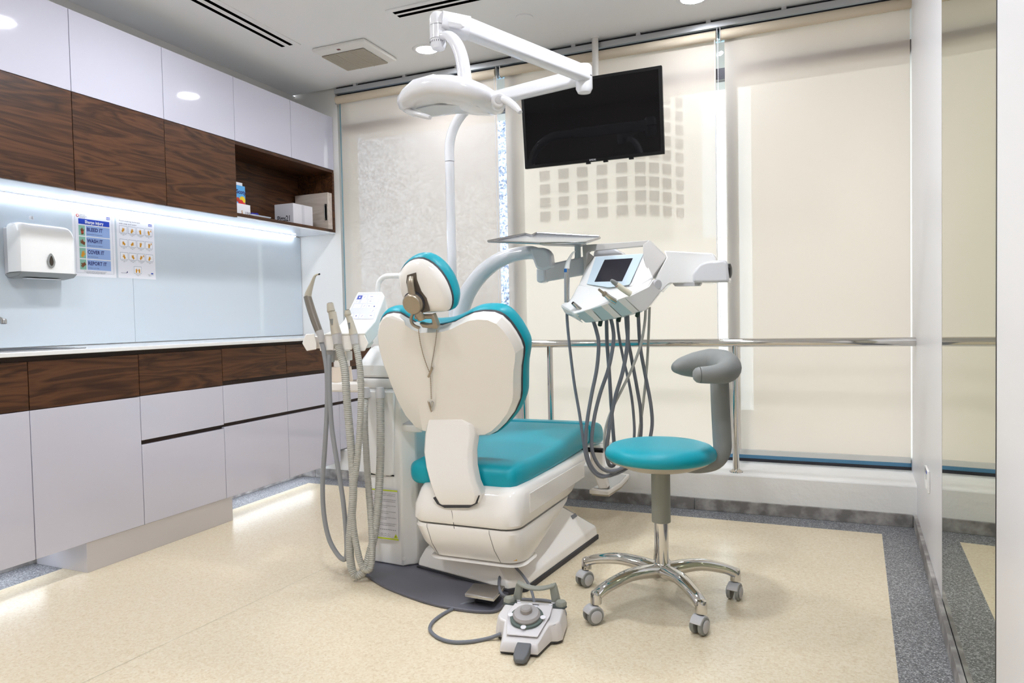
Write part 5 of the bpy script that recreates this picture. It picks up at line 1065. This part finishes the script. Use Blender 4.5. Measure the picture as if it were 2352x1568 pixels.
dk = [fp(r, f, z) for r, f, z in ((-.062, -.052, .073), (.062, -.052, .073), (.066, .02, .073), (.045, .115, .047), (-.05, .115, .047), (-.07, .02, .073))]
MB().prism([p+V((0, 0, .0005)) for p in dk], (0, 0, .004)).build('deck', mat('foot_deck', (228, 224, 226), .3), foot, bevel=.002)
nf = (dk[4]-dk[5]).cross(dk[2]-dk[5]).normalized(); nf = nf if nf.z > 0 else -nf
kc = fp(-.003, .042, .076)
nf = V((0, 0, 1))*.965+fd*.26
MB().lathe([(.052, -.012), (.052, .002), (.049, .003)], kc, axis=nf, n=40).build('knob_ring', mat('ring_dark_green', (84, 98, 92), .5), foot)
MB().lathe([(.042, .003), (.043, .010), (.038, .017), (.022, .021)], kc, axis=nf, n=40).build('knob', mat('knob_grey', (168, 164, 164), .4), foot)
MB().lathe([(.019, .02), (.018, .031), (.014, .035), (.003, .036)], kc, axis=nf, n=28).build('knob_cap', mat('knob_cap_grey', (158, 154, 152), .4), foot)
a_, u_, w_ = frame(nf)
for r, f in ((0, -.051), (-.051, 0), (.051, 0), (0, .051)):
    p = kc+fr_*r+(fd-nf*fd.dot(nf)).normalized()*f; MB().lathe([(.0085, .002), (.0085, .0042)], p, axis=nf, n=16).build('symbol_disc', M['paper'], foot)
for sg in (-1, 1):
    c = fp(.082*sg, -.068, .070)
    MB().prism([c+fr_*x+fd*y for x, y in ((-.026, -.014), (.016, -.018), (.024, .004), (.018, .02), (-.02, .02))], (0, 0, .004)).build('button_pad', mat('pad_dark', (70, 78, 76), .5), foot, bevel=.001)
    MB().lathe([(.018, .003), (.0185, .012), (.015, .018), (.004, .02)], c+fr_*(.004*sg), n=22).build('side_button', M['greyg'], foot)
    for dx, dy in ((-.03, .006), (-.024, -.014)): MB().lathe([(.006, .003), (.006, .0055)], c+fr_*(dx*sg)+fd*dy, n=12).build('symbol_disc', M['paper'], foot)
    lgp = [fp(.070*sg, -.105, .05), fp(.066*sg, -.098, .10), fp(.058*sg, -.092, .140)]
    MB().hexa([fp((.070-.014)*sg, -.112, .05), fp((.070+.014)*sg, -.112, .05), fp((.07+.014)*sg, -.08, .05), fp((.07-.014)*sg, -.08, .05)], [fp(.045*sg, -.11, 0.128), fp(.066*sg, -.11, 0.128), fp(.066*sg, -.085, 0.128), fp(.045*sg, -.085, 0.128)]).build('handle_leg', M['greyg'], foot, bevel=.003)
cb = []
for k in range(9):
    t_ = -1+2*k/8; x = .064*t_; f = -.098+.022*(1-t_*t_); cb.append([fp(x, f-.014, .124-.008*(1-t_*t_)), fp(x, f+.014, .124-.008*(1-t_*t_)), fp(x, f+.013, .133-.008*(1-t_*t_)), fp(x, f-.013, .133-.008*(1-t_*t_))])
MB().loft(cb).build('handle_bar', M['greyg'], foot, bevel=.003)
MB().prism([fp(-.018, -.048, .0785), fp(.018, -.048, .0785), fp(.013, -.028, .0785), fp(-.013, -.028, .0785)], (0, 0, .0006)).build('level_mark', M['paper'], foot); MB().prism([fp(-.018, -.048, .0793), fp(.018, -.048, .0793), fp(.0165, -.042, .0793), fp(-.0165, -.042, .0793)], (0, 0, .0004)).build('level_bar', M['rubber'], foot)
MB().lathe([(.003, 0), (.003, .0006)], fp(0, -.035, .0793), n=12).build('level_dot', M['black'], foot)
MB().loft([[fp(x+.008, f, z) for x, z in ((-.022*s_, z0), (.022*s_, z0), (.022*s_, z1), (-.022*s_, z1))] for f, s_, z0, z1 in ((.12, 1.0, .012, .038), (.16, 1.0, .008, .034), (.185, .95, .006, .028), (.2, .6, .006, .018))]).build('front_pedal', mat('pedal_grey', (104, 106, 110), .6), foot, bevel=.003)
g_ = lambda px, py, z=.006: atz(px, py, z)
MB().tube([g_(1150, 1456, .02), g_(1120, 1466), g_(1080, 1473), g_(1040, 1474), g_(1008, 1465), g_(988, 1447), g_(994, 1428), g_(1020, 1408), g_(1055, 1391), g_(1090, 1378, .02)], .0058, 10).build('cable', M['hosed'], foot)
MB().tube([at(1165, 1296, 2.38), at(1152, 1314, 2.34), at(1146, 1338, 2.28), g_(1150, 1360, .05), g_(1165, 1372, .03), g_(1200, 1376, .012), g_(1255, 1379), g_(1287, 1390), g_(1298, 1410), g_(1290, 1420, .03)], .0058, 10).build('cable', M['hosed'], foot)
MB().tube([at(1180, 1298, 2.38), at(1196, 1315, 2.34), at(1210, 1334, 2.28), g_(1220, 1354, .06), g_(1226, 1376, .04), g_(1228, 1392, .03)], .005, 10).build('cable', M['hosed'], foot)

for o in bpy.data.objects:
    if '_w' in o: del o['_w']
